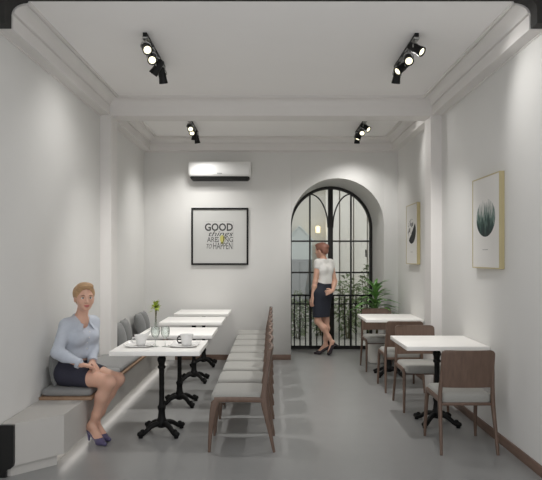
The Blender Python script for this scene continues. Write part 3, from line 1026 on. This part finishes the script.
# ------------------------------------------------------------------ people: one continuous skin surface per body
class Field:
    def __init__(s, lo, hi, h):
        s.lo = np.array(lo, float); s.h = h
        s.n = np.ceil((np.array(hi) - s.lo) / h).astype(int) + 1
        s.F = np.full(s.n, .25, np.float32)
        s.ax = [s.lo[i] + h * np.arange(s.n[i]) for i in range(3)]
    def block(s, lo, hi, pad):
        a = np.clip(((np.array(lo) - pad - s.lo) / s.h).astype(int), 0, s.n)
        b = np.clip(((np.array(hi) + pad - s.lo) / s.h).astype(int) + 2, 0, s.n)
        sl = tuple(slice(a[i], b[i]) for i in range(3))
        X, Y, Z = np.meshgrid(*[s.ax[i][sl[i]] for i in range(3)], indexing='ij')
        return sl, np.stack([X, Y, Z], -1)
    def union(s, sl, d, k):
        F = s.F[sl]
        if k > 0:
            t = np.clip(.5 + .5 * (F - d) / k, 0, 1)
            s.F[sl] = F * (1 - t) + d * t - k * t * (1 - t)
        else:
            s.F[sl] = np.minimum(F, d)
    def cone(s, a, b, ra, rb, k=.02, cut=False):
        a, b = np.array(a, float), np.array(b, float)
        R = max(ra, rb)
        sl, P = s.block(np.minimum(a, b) - R, np.maximum(a, b) + R, k + .01)
        if 0 in P.shape: return s
        ab = b - a; L2 = max(1e-9, ab @ ab)
        t = np.clip(((P - a) @ ab) / L2, 0, 1)
        d = np.linalg.norm(P - a - t[..., None] * ab, axis=-1) - (ra + (rb - ra) * t)
        if cut: s.sub(sl, d, k)
        else: s.union(sl, d.astype(np.float32), k)
        return s
    def chain(s, pts, rad, k=.02):
        for i in range(len(pts) - 1): s.cone(pts[i], pts[i + 1], rad[i], rad[i + 1], k)
        return s
    def ell(s, c, r, k=.02, R=None, cut=False):
        c = np.array(c, float); r = np.array(r, float); m = r.max()
        sl, P = s.block(c - m, c + m, k + .01)
        if 0 in P.shape: return s
        Q = P - c
        if R is not None: Q = Q @ np.array(R)       # columns of R are the local axes
        k0 = np.linalg.norm(Q / r, axis=-1); k1 = np.linalg.norm(Q / (r * r), axis=-1) + 1e-9
        d = k0 * (k0 - 1) / k1
        if cut: s.sub(sl, d, k)
        else: s.union(sl, d.astype(np.float32), k)
        return s
    def sub(s, sl, d, k):
        F = s.F[sl]; e = -d
        if k > 0:
            t = np.clip(.5 - .5 * (F - e) / k, 0, 1)
            s.F[sl] = F * (1 - t) + e * t + k * t * (1 - t)
        else: s.F[sl] = np.maximum(F, e)
    def clip(s, p, nrm):
        """keep the side the normal points away from"""
        p = np.array(p, float); nrm = np.array(nrm, float); nrm /= np.linalg.norm(nrm)
        X, Y, Z = np.meshgrid(*s.ax, indexing='ij', sparse=True)
        s.F = np.maximum(s.F, ((X - p[0]) * nrm[0] + (Y - p[1]) * nrm[1] + (Z - p[2]) * nrm[2]).astype(np.float32))
        return s
    def mesh(s, name, m, parent=None, smooth=2):
        F = s.F; F[0] = F[-1] = .1; F[:, 0] = F[:, -1] = .1; F[:, :, 0] = F[:, :, -1] = .1
        S = F < 0
        n = np.array(F.shape) - 1
        cnt = np.zeros(n, np.int8)
        cs = [(i, j, k) for i in (0, 1) for j in (0, 1) for k in (0, 1)]
        g = lambda A, c: A[c[0]:c[0] + n[0], c[1]:c[1] + n[1], c[2]:c[2] + n[2]]
        for c in cs: cnt += g(S, c)
        act = np.argwhere((cnt > 0) & (cnt < 8))
        idm = np.full(n, -1, np.int64); idm[tuple(act.T)] = np.arange(len(act))
        acc = np.zeros((len(act), 3)); w = np.zeros(len(act))
        for c0 in cs:
            for a in range(3):
                if c0[a]: continue
                c1 = list(c0); c1[a] = 1
                i0 = act + np.array(c0); i1 = act + np.array(c1)
                f0 = F[tuple(i0.T)]; f1 = F[tuple(i1.T)]
                ok = (f0 < 0) != (f1 < 0)
                t = np.where(ok, f0 / np.where(ok, f0 - f1, 1), 0)
                p = np.tile(np.array(c0, float), (len(act), 1)); p[:, a] += t
                acc[ok] += p[ok]; w[ok] += 1
        V = (act + acc / w[:, None]) * s.h + s.lo
        Q = []
        for a in range(3):
            u, v = (a + 1) % 3, (a + 2) % 3
            A = S[tuple(slice(0, -1) if i == a else slice(1, -1) for i in range(3))]
            B = S[tuple(slice(1, None) if i == a else slice(1, -1) for i in range(3))]
            e = np.argwhere(A != B)
            if not len(e): continue
            flip = A[tuple(e.T)]
            off = np.ones(3, int); off[a] = 0
            e = e + off
            def cell(du, dv):
                q = e.copy(); q[:, u] -= du; q[:, v] -= dv
                return idm[tuple(q.T)]
            q = np.stack([cell(1, 1), cell(0, 1), cell(0, 0), cell(1, 0)], 1)
            q[~flip] = q[~flip][:, ::-1]
            Q.append(q)
        Q = np.concatenate(Q)
        for it in range(smooth):                       # light Taubin smoothing of the grid steps
            for lam in (.5, -.52):
                sm = np.zeros_like(V); ct = np.zeros(len(V))
                for i in range(4):
                    a_, b_ = Q[:, i], Q[:, (i + 1) % 4]
                    for ax_ in range(3):
                        sm[:, ax_] += np.bincount(a_, V[b_, ax_], len(V)) + np.bincount(b_, V[a_, ax_], len(V))
                    ct += np.bincount(a_, minlength=len(V)) + np.bincount(b_, minlength=len(V))
                V = V + lam * (sm / np.maximum(ct, 1)[:, None] - V)
        me = bpy.data.meshes.new(name)
        me.vertices.add(len(V)); me.vertices.foreach_set('co', V.astype(np.float32).ravel())
        me.loops.add(Q.size); me.loops.foreach_set('vertex_index', Q.astype(np.int32).ravel())
        me.polygons.add(len(Q)); me.polygons.foreach_set('loop_start', np.arange(0, Q.size, 4, dtype=np.int32))
        me.update(calc_edges=True); me.validate()
        return link(name, me, m, parent, 180)

V3 = lambda *a: np.array(a, float)
def unit(v): return v / np.linalg.norm(v)
def frame(fwd, up=(0, 0, 1)):
    """axes: right hand side of the figure, forward, up"""
    f = unit(np.array(fwd, float)); r = unit(np.cross(f, np.array(up, float))); u = np.cross(r, f)
    return np.stack([r, f, u], 1)

def head_prims(F, c, R, k=.014):
    """c: centre of the head at eye height; R: (right, forward, up) columns; female adult, 0.22 m tall"""
    L = lambda x, y, z: c + R @ V3(x, y, z)
    F.ell(L(0, -.012, .030), (.073, .093, .082), .01, R)
    F.ell(L(0, .018, -.020), (.062, .072, .072), .03, R)
    F.ell(L(0, .040, -.068), (.042, .042, .040), .03, R)
    F.ell(L(0, .070, -.090), (.018, .016, .016), .02, R)          # chin
    for s in (-1, 1):
        F.ell(L(s * .040, .052, -.032), (.022, .022, .020), .02, R)   # cheek
        F.ell(L(s * .031, .094, .002), (.017, .012, .010), .012, R, cut=True)  # eye socket
        F.cone(L(s * .018, .082, .018), L(s * .045, .070, .018), .009, .008, .012)  # brow ridge
        F.ell(L(s * .073, -.010, -.012), (.009, .019, .030), .008, R)   # ear
    F.cone(L(0, .083, .008), L(0, .102, -.030), .007, .0105, .012)      # nose
    for s in (-1, 1): F.ell(L(s * .010, .093, -.034), (.008, .009, .007), .006, R)
    F.ell(L(0, .078, -.060), (.020, .014, .010), .010, R)
    return L
def face_bits(parent, c, R):
    L = lambda x, y, z: c + R @ V3(x, y, z)
    M4 = Matrix(R.tolist()).to_4x4()
    for s in (-1, 1):
        b = MB(); b.ball(L(s * .031, .0735, .001), (.0132, .0120, .0100), 16, M4); b.build('eye', MT['eyewhite'], parent)
        b = MB(); b.ball(L(s * .030, .0835, .001), (.0062, .0032, .0062), 12, M4); b.build('iris', MT['iris'], parent)
        b = MB(); b.tube([L(s * .016, .0905, .0185), L(s * .030, .0895, .0235), L(s * .046, .078, .019)], [.0028, .0034, .0018], 8, up=tuple(R[:, 1])); b.build('eyebrow', MT['brow'], parent)
        b = MB(); b.tube([L(s * .017, .081, .003), L(s * .030, .0865, .0115), L(s * .045, .075, .003)], [.0015, .0024, .0015], 8, up=tuple(R[:, 1])); b.build('eyelash', MT['brow'], parent)
    b = MB()
    b.tube([L(-.028, .076, -.0535), L(-.013, .0905, -.0590), L(0, .0945, -.0590), L(.013, .0905, -.0590), L(.028, .076, -.0535)], [.001, .0042, .0046, .0042, .001], 10, up=tuple(R[:, 2]))
    b.tube([L(-.025, .077, -.0565), L(-.012, .0900, -.066), L(0, .0930, -.069), L(.012, .0900, -.066), L(.025, .077, -.0565)], [.001, .0045, .0056, .0045, .001], 10, up=tuple(R[:, 2]))
    b.build('lips', MT['lips'], parent)

def hand(F, wrist, fwd, back, thumb_side, curl=(.5, .6, .5, .6), ln=.072, splay=.10, kf=.004):
    """palm and five fingers; fwd along the palm, back = out of the back of the hand, thumb_side = towards the thumb"""
    f = unit(fwd); bk = unit(back - f * (back @ f)); t = unit(np.cross(f, bk)); t = t if t @ thumb_side > 0 else -t
    w = np.array(wrist, float)
    for q in (-.024, -.008, .008, .024):
        F.cone(w + f * .012 + t * q * .55, w + f * .080 + t * q, .0135, .0115, .010)
    tips = []
    for i, q in enumerate((.027, .009, -.009, -.026)):
        l = ln * (.92, 1.0, .94, .76)[i]
        d = unit(f + t * (.16 - .11 * i) * splay * 10 * .6)
        p = w + f * .082 + t * q
        ang = 0
        for j, (fr, cu) in enumerate(((.45, .45), (.32, .8), (.23, .5))):
            ang += curl[i] * cu
            dd = d * math.cos(ang) - bk * math.sin(ang)
            e = p + dd * l * fr
            F.cone(p, e, .0088 - .0008 * j, .0084 - .0008 * j, kf)
            p = e
        tips.append(p)
    p = w + f * .022 + t * .024
    for l, dd, r in ((.035, unit(f * .75 + t * .7 - bk * .25), .0125), (.030, unit(f * .95 + t * .25 - bk * .3), .0105), (.024, unit(f * 1. - t * .05 - bk * .35), .0092)):
        e = p + dd * l; F.cone(p, e, r, r * .9, .006); p = e
    return tips

def pump(name, m, parent, heel, ball, toe, ankle, floor_z, up=V3(0, 0, 1), hgt=.085):
    """court shoe: heel (under the heel bone), ball, toe points on the sole line"""
    heel, ball, toe, ankle = [np.array(q, float) for q in (heel, ball, toe, ankle)]
    lo = np.minimum.reduce([heel, ball, toe, ankle]) - .10; hi = np.maximum.reduce([heel, ball, toe, ankle]) + .08
    F = Field(lo, hi, .0035)
    F.cone(heel + up * .030, (heel + ball) / 2 + up * .026, .033, .029, .01)
    F.cone((heel + ball) / 2 + up * .026, ball + up * .022, .029, .036, .012)
    F.cone(ball + up * .020, toe + up * .014, .034, .016, .015)
    d = unit(ball - heel)
    side = unit(np.cross(d, up)); nrm = np.cross(side, d)
    F.cone(heel + up * .115 + d * .005, (heel * .35 + ball * .65) + up * .085, .052, .036, .008, cut=True)   # foot opening
    hb = V3(heel[0], heel[1], floor_z) - d * V3(1, 1, 0) * .006 if hgt else None
    if hgt:
        F.cone(heel - d * .012 + up * .012, hb + V3(0, 0, .012), .019, .0075, .01)
        F.clip((0, 0, floor_z + .001), (0, 0, -1))
    return F.mesh(name, m, parent)

# ---- seated woman -------------------------------------------------
def seated():
    t = thing('person', 'seated person in pale blue shirt and navy skirt on the bench, hands in lap', 'person', (-1.67, 5.0, CT))
    sh = V3(*t.location)
    pf = unit(V3(.93, -.36, 0)); pr_ = V3(pf[1], -pf[0], 0)       # pelvis forward / right
    cf = unit(V3(.86, -.51, 0)); cr = V3(cf[1], -cf[0], 0)        # chest
    hipc = V3(-1.650, 5.0, CT + .098)
    waist = V3(-1.612, 5.0, .685)
    chest = V3(-1.600, 4.995, .850)
    shc = V3(-1.592, 5.0, .945)
    neck0 = V3(-1.582, 4.985, .975)
    headc = V3(-1.535, 4.935, 1.168)
    HR = frame(unit(V3(.50, -.86, -.02)))
    rs, ls = shc + cr * .146, shc - cr * .146
    re, rw = V3(-1.695, 4.755, .742), V3(-1.500, 4.735, .652)
    le, lw = V3(-1.502, 5.060, .742), V3(-1.466, 4.925, .640)
    rh, lh = hipc + pr_ * .085 + V3(0, 0, -.005), hipc - pr_ * .085 + V3(0, 0, -.005)
    rk, lk = V3(-1.292, 4.805, .497), V3(-1.262, 4.945, .492)
    ra, la = V3(-1.452, 4.862, .135), V3(-1.457, 4.968, .135)
    lo, hi = V3(-1.82, 4.60, 0), V3(-1.17, 5.25, 1.34)
    def torso(F, e=0.0, k=.05):
        F.ell(hipc, (.155 + e, .105 + e, .095 + e), k, frame(pf))
        F.cone(hipc + pr_ * .06, waist + cr * .045, .09 + e, .078 + e, k); F.cone(hipc - pr_ * .06, waist - cr * .045, .09 + e, .078 + e, k)
        F.cone(waist + cr * .045, chest + cr * .068, .076 + e, .088 + e, k); F.cone(waist - cr * .045, chest - cr * .068, .076 + e, .088 + e, k)
        F.cone(chest + cr * .065, shc + cr * .10 + V3(0, 0, -.02), .085 + e, .052 + e, k); F.cone(chest - cr * .065, shc - cr * .10 + V3(0, 0, -.02), .085 + e, .052 + e, k)
        F.cone(shc + cr * .13, neck0, .045 + e, .048 + e, .04); F.cone(shc - cr * .13, neck0, .045 + e, .048 + e, .04)
        for s in (-1, 1): F.ell(chest + cr * s * .068 + cf * .075 + V3(0, 0, -.01), (.056 + e, .052 + e, .056 + e), .04, frame(cf))
    def arms(F, e=0.0, upto=1.0, k=.025):
        for s_, e_, w_ in ((rs, re, rw), (ls, le, lw)):
            F.cone(s_, e_, .043 + e, .036 + e, .04 if e == 0 else .03)
            ww = e_ + (w_ - e_) * upto
            F.cone(e_, e_ + (w_ - e_) * .3, .036 + e, .036 + e, k); F.cone(e_ + (w_ - e_) * .3, ww, .036 + e, .025 + e, k)
    F = Field(lo, hi, .0042)
    torso(F); arms(F)
    F.cone(neck0, headc + HR @ V3(0, -.02, -.07), .050, .046, .03)
    head_prims(F, headc, HR)
    for h_, k_, a_ in ((rh, rk, ra), (lh, lk, la)):
        F.cone(h_, h_ + (k_ - h_) * .5, .082, .070, .03); F.cone(h_ + (k_ - h_) * .5, k_, .070, .052, .03)
        cm = k_ + (a_ - k_) * .33 + unit(V3(-(k_ - h_)[0], -(k_ - h_)[1], 0)) * .018
        F.cone(k_, cm, .050, .050, .03); F.cone(cm, k_ + (a_ - k_) * .75, .050, .034, .03); F.cone(k_ + (a_ - k_) * .75, a_, .034, .030, .03)
    # hands folded on the lap, right over left
    hand(F, rw, unit(V3(-1.395, 4.850, .607) - rw), V3(0, -.25, 1), V3(.2, 1, .2), (.75, .8, .85, .9))
    hand(F, lw, unit(V3(-1.400, 4.845, .588) - lw), V3(.75, .1, .8), V3(-.8, 0, .6), (.7, .75, .8, .8))
    feet = []
    for a_, fd in ((ra, unit(V3(.72, -.55, 0))), (la, unit(V3(.76, -.50, 0)))):
        heel = a_ - fd * .030 + V3(0, 0, -.060); ball = V3(a_[0], a_[1], 0) + fd * .105 + V3(0, 0, .006); toe = V3(a_[0], a_[1], 0) + fd * .172 + V3(0, 0, .004)
        F.cone(a_, heel + V3(0, 0, .034), .032, .028, .02)
        F.cone(a_ + V3(0, 0, .0), ball + V3(0, 0, .030), .031, .028, .025)
        F.cone(heel + V3(0, 0, .032), ball + V3(0, 0, .024), .026, .029, .02)
        F.cone(ball + V3(0, 0, .022), toe + V3(0, 0, .015), .027, .012, .015)
        feet.append((heel, ball, toe, a_))
    body = F.mesh('body', MT['skin'], t)
    for f_ in feet: pump('shoe', MT['shoe'], t, *f_, 0.0)
    face_bits(t, headc, HR)
    # shirt
    F = Field((-1.84, 4.58, .60), (-1.30, 5.28, 1.08), .0048)
    torso(F, .008, .045); arms(F, .010, .93)
    for i, (a, zz) in enumerate(((.6, .70), (-.5, .72), (.1, .705), (1.2, .715), (-1.2, .71))):      # blouse folds over the waistband
        d = cf * math.cos(a) + cr * math.sin(a)
        F.cone(waist + d * .085 + V3(0, 0, .02), chest + d * .08 + V3(0, 0, -.07), .020, .012, .03)
    F.clip((0, 0, .664), (0, 0, -1))
    hl = headc + HR @ V3(0, -.02, -.07)
    F.cone(neck0 + V3(0, 0, -.02) + cf * .01, hl + cf * .01, .056, .062, .006, cut=True)
    F.cone(neck0 + cf * .070 + V3(0, 0, .02), V3(chest[0], chest[1], .905) + cf * .105, .050, .010, .006, cut=True)
    F.clip((0, 0, 1.045), (0, 0, 1))
    # the sleeves stop above the thighs
    shirt = F.mesh('shirt', MT['shirt'], t)
    b = MB()                                                                    # collar: two flaps
    for s in (-1, 1):
        nb = neck0 + V3(0, 0, .028)
        ring = []
        for i in range(9):
            q_ = i / 8
            a = PI * (.985 * (1 - q_) + .14 * q_)
            d = cf * math.cos(a) + cr * s * math.sin(a)
            p = nb + d * (.055 + .026 * q_ ** 2) + V3(0, 0, .026 - .082 * q_ ** 2)
            ring.append((p, p + d * .022 + cr * s * (.022 * q_) + V3(0, 0, -.030 - .022 * q_)))
        th = .004
        rr = []
        for p, q in ring:
            n_ = unit(q - nb) * th
            rr.append([p, q, q + n_, p + n_ + V3(0, 0, .002)])
        b.ring_sweep(rr)
    b.build('collar', MT['shirt'], t, 60)
    b = MB()
    for q in range(5):
        pz = .70 + q * .048
        c_ = waist + (chest - waist) * ((pz - .685) / .17)
        d = .105 + (.02 if pz > .8 else 0)
        b.ball(c_ + cf * d + V3(0, 0, 0), .006, 10)
    b.build('buttons', MT['china'], t)
    for e_, w_ in ((re, rw), (le, lw)):
        b = MB(); d = w_ - e_; b.tube([e_ + d * .84, e_ + d * .97], [.0425, .0405], 20); b.build('cuff', MT['shirt'], t)
    # skirt
    F = Field((-1.84, 4.72, CT - .01), (-1.32, 5.22, .72), .0048)
    F.ell(hipc, (.170, .122, .110), .04, frame(pf))
    F.cone(hipc + pr_ * .06, waist + cr * .045, .102, .088, .04); F.cone(hipc - pr_ * .06, waist - cr * .045, .102, .088, .04)
    for h_, k_ in ((rh, rk), (lh, lk)):
        F.cone(h_, h_ + (k_ - h_) * .72, .096, .074, .05)
    m0, m1 = (rh + lh) / 2, (rk + lk) / 2
    F.cone(m0, m0 + (m1 - m0) * .6, .09, .066, .05)
    hem = rh + (rk - rh) * .58
    F.clip(hem, pf)
    F.clip((0, 0, .706), (0, 0, 1))
    F.clip((0, 0, CT - .004), (0, 0, -1))
    F.mesh('skirt', MT['navy'], t)
    b = MB(); ring = []
    for z, e in ((.672, .0), (.697, -.001)):
        ring.append([tuple(waist * V3(1, 1, 0) + cr * (math.cos(a) * (.140 + e)) + cf * (math.sin(a) * (.098 + e)) + V3(0, 0, z)) for a in [2 * PI * i / 32 for i in range(32)]])
    b.ring_sweep(ring); b.build('waistband', MT['navy'], t)
    # hair: drawn back from the face, low knot behind
    L = lambda x, y, z: headc + HR @ V3(x, y, z)
    F = Field(headc - .17, headc + .17, .0036)
    F.ell(L(0, -.020, .036), (.082, .100, .088), .01, HR)
    F.ell(L(0, .040, .094), (.062, .046, .030), .03, HR)
    for s in (-1, 1): F.ell(L(s * .062, -.025, .030), (.022, .055, .045), .02, HR)
    F.ell(L(0, -.080, -.030), (.055, .040, .050), .03, HR)
    F.ell(L(0, -.115, -.035), (.036, .030, .034), .02, HR)
    F.ell(L(0, .085, -.010), (.062, .075, .085), .006, HR, cut=True)
    F.ell(L(0, .055, -.085), (.12, .088, .085), .006, HR, cut=True)
    for s in (-1, 1): F.ell(L(s * .080, .005, -.028), (.022, .030, .036), .004, HR, cut=True)
    F.mesh('hair', MT['blond'], t)
    return t, sh
def rebase(t):
    """children were modelled in world coordinates: shift them under the thing's base"""
    off = Matrix.Translation(-Vector(t.location))
    for ch in t.children:
        ch.data.transform(off)
t, _ = seated(); rebase(t)

# ---- standing woman at the door ------------------------------------
def standing():
    t = thing('person', 'standing person in white blouse and dark pencil skirt walking by the arched door', 'person', (.80, 9.18, 0))
    f = unit(V3(-.62, .78, 0)); r = V3(f[1], -f[0], 0)
    hf = unit(V3(-.80, .60, 0)); hr_ = V3(hf[1], -hf[0], 0)
    hipc = V3(.775, 9.17, .945); waist = V3(.818, 9.175, 1.135); chest = V3(.818, 9.175, 1.315); shc = V3(.812, 9.18, 1.415)
    neck0 = V3(.805, 9.185, 1.445); headc = V3(.770, 9.20, 1.600)
    HR = frame(unit(V3(-.80, .58, -.10)))
    rs, ls = shc + r * .138, shc - r * .138
    le, lw = V3(.667, 9.07, 1.125), V3(.628, 9.055, .895)
    re, rw = V3(.985, 9.245, 1.125), V3(.935, 9.10, .985)
    rh, lh = hipc + r * .085, hipc - r * .085
    rk, ra = V3(.845, 9.23, .525), V3(.838, 9.22, .150)
    lk, la = V3(.712, 9.10, .525), V3(.932, 9.10, .205)
    lo, hi = V3(.50, 8.92, 0), V3(1.10, 9.42, 1.74)
    def torso(F, e=0.0, k=.05):
        F.ell(hipc, (.155 + e, .112 + e, .11 + e), k, frame(f))
        F.cone(hipc + r * .06, waist + r * .04, .095 + e, .070 + e, k); F.cone(hipc - r * .06, waist - r * .04, .095 + e, .070 + e, k)
        F.cone(waist + r * .04, chest + r * .062, .070 + e, .084 + e, k); F.cone(waist - r * .04, chest - r * .062, .070 + e, .084 + e, k)
        F.cone(chest + r * .06, shc + r * .10 + V3(0, 0, -.02), .082 + e, .048 + e, k); F.cone(chest - r * .06, shc - r * .10 + V3(0, 0, -.02), .082 + e, .048 + e, k)
        F.cone(shc + r * .13, neck0, .042 + e, .042 + e, .04); F.cone(shc - r * .13, neck0, .042 + e, .042 + e, .04)
        for s in (-1, 1): F.ell(chest + r * s * .066 + f * .075, (.054 + e, .05 + e, .055 + e), .04, frame(f))
    F = Field(lo, hi, .0046)
    torso(F)
    for s_, e_, w_ in ((rs, re, rw), (ls, le, lw)):
        F.cone(s_, e_, .042, .034, .035)
        F.cone(e_, e_ + (w_ - e_) * .3, .036, .037, .02); F.cone(e_ + (w_ - e_) * .3, w_, .037, .024, .02)
    F.cone(neck0, headc + HR @ V3(0, -.025, -.07), .043, .042, .03)
    head_prims(F, headc, HR)
    for h_, k_, a_, bk in ((rh, rk, ra, V3(.5, -.6, 0)), (lh, lk, la, V3(.5, -.4, .5))):
        F.cone(h_, h_ + (k_ - h_) * .5, .085, .068, .03); F.cone(h_ + (k_ - h_) * .5, k_, .068, .050, .03)
        cm = k_ + (a_ - k_) * .33 + unit(bk) * .016
        F.cone(k_, cm, .048, .049, .03); F.cone(cm, k_ + (a_ - k_) * .75, .049, .033, .03); F.cone(k_ + (a_ - k_) * .75, a_, .033, .029, .03)
    hand(F, lw, unit(lw - le) + V3(-.02, 0, 0), V3(-.8, -.6, 0), V3(-.5, .8, 0), (.45, .5, .55, .6))
    hand(F, rw, unit(V3(.86, 9.055, .965) - rw), V3(.2, -1, .1), V3(0, 0, 1), (.3, .35, .4, .45))
    # planted right foot, toes to the left; trailing left foot on its toes
    fd = unit(V3(-.93, .30, 0)); heel = ra - fd * .030 + V3(0, 0, -.065); ball = V3(ra[0], ra[1], .006) + fd * .105; toe = V3(ra[0], ra[1], .004) + fd * .172
    feet = [(heel, ball, toe, ra, V3(0, 0, 1), .085)]
    d2 = unit(V3(-.28, .12, -1)); up2 = unit(V3(-.95, .25, .27))
    heel2 = la + V3(.030, -.010, -.005); ball2 = V3(.915, 9.112, .050); toe2 = V3(.888, 9.122, .014)
    feet.append((heel2, ball2, toe2, la, up2, 0))
    for heel, ball, toe, a_, up, _ in feet:
        F.cone(a_, heel + up * .032, .030, .027, .02)
        F.cone(a_, ball + up * .028, .030, .026, .025)
        F.cone(heel + up * .03, ball + up * .022, .025, .027, .02)
        F.cone(ball + up * .020, toe + up * .012, .025, .011, .015)
    F.mesh('body', MT['skin'], t)
    h1 = feet[0]; pump('shoe', MT['shoedark'], t, h1[0], h1[1], h1[2], h1[3], 0.0)
    h2 = feet[1]
    F = Field((.80, 9.0, 0), (1.05, 9.22, .28), .0035)
    F.cone(h2[0] + up2 * .026, h2[1] + up2 * .022, .032, .033, .01); F.cone(h2[1] + up2 * .020, h2[2] + up2 * .012, .032, .014, .015)
    F.cone(h2[0] + up2 * .105 + V3(0, 0, .02), h2[1] + up2 * .075, .052, .032, .008, cut=True)
    F.cone(h2[0] + V3(-.004, 0, -.012) , h2[0] + V3(.062, -.016, -.050), .018, .0075, .012)
    F.clip((0, 0, .001), (0, 0, -1))
    F.mesh('shoe', MT['shoedark'], t)
    face_bits(t, headc, HR)
    # blouse with cap sleeves
    F = Field((.56, 8.95, 1.06), (1.08, 9.42, 1.50), .0048)
    torso(F, .007, .04)
    F.cone(rs, rs + (re - rs) * .22, .052, .049, .03); F.cone(ls, ls + (le - ls) * .22, .052, .049, .03)
    F.clip((0, 0, 1.090), (0, 0, -1))
    F.cone(neck0 + V3(0, 0, .012), headc + V3(0, 0, -.08), .052, .058, .006, cut=True)
    F.clip((0, 0, 1.475), (0, 0, 1))
    F.mesh('blouse', MT['blouse'], t)
    # pencil skirt
    F = Field((.54, 8.96, .54), (1.06, 9.42, 1.18), .0048)
    F.ell(hipc, (.170, .128, .125), .04, frame(f))
    F.cone(hipc + r * .06, waist + r * .04, .108, .080, .04); F.cone(hipc - r * .06, waist - r * .04, .108, .080, .04)
    hm = V3(.770, 9.165, .58)
    F.cone(rh, hm + r * .055, .100, .084, .05); F.cone(lh, V3(.720, 9.112, .58), .100, .088, .05)
    F.cone(hipc, hm, .10, .085, .05)
    F.clip((0, 0, .588), (0, 0, -1)); F.clip((0, 0, 1.152), (0, 0, 1))
    F.mesh('skirt', MT['navyblack'], t)
    # hair pinned up in a knot
    L = lambda x, y, z: headc + HR @ V3(x, y, z)
    F = Field(headc - .18, headc + .18, .004)
    F.ell(L(0, -.020, .036), (.083, .102, .088), .01, HR)
    F.ell(L(0, .048, .086), (.055, .042, .028), .03, HR)
    F.ell(L(0, -.108, .048), (.036, .034, .036), .010, HR)
    F.ell(L(0, -.070, -.022), (.058, .045, .050), .03, HR)
    F.ell(L(0, .085, -.010), (.064, .078, .080), .006, HR, cut=True)
    F.ell(L(0, .02, -.105), (.12, .095, .080), .006, HR, cut=True)
    for s in (-1, 1): F.ell(L(s * .080, .004, -.028), (.022, .026, .034), .004, HR, cut=True)
    F.mesh('hair', MT['auburn'], t)
    return t
rebase(standing())
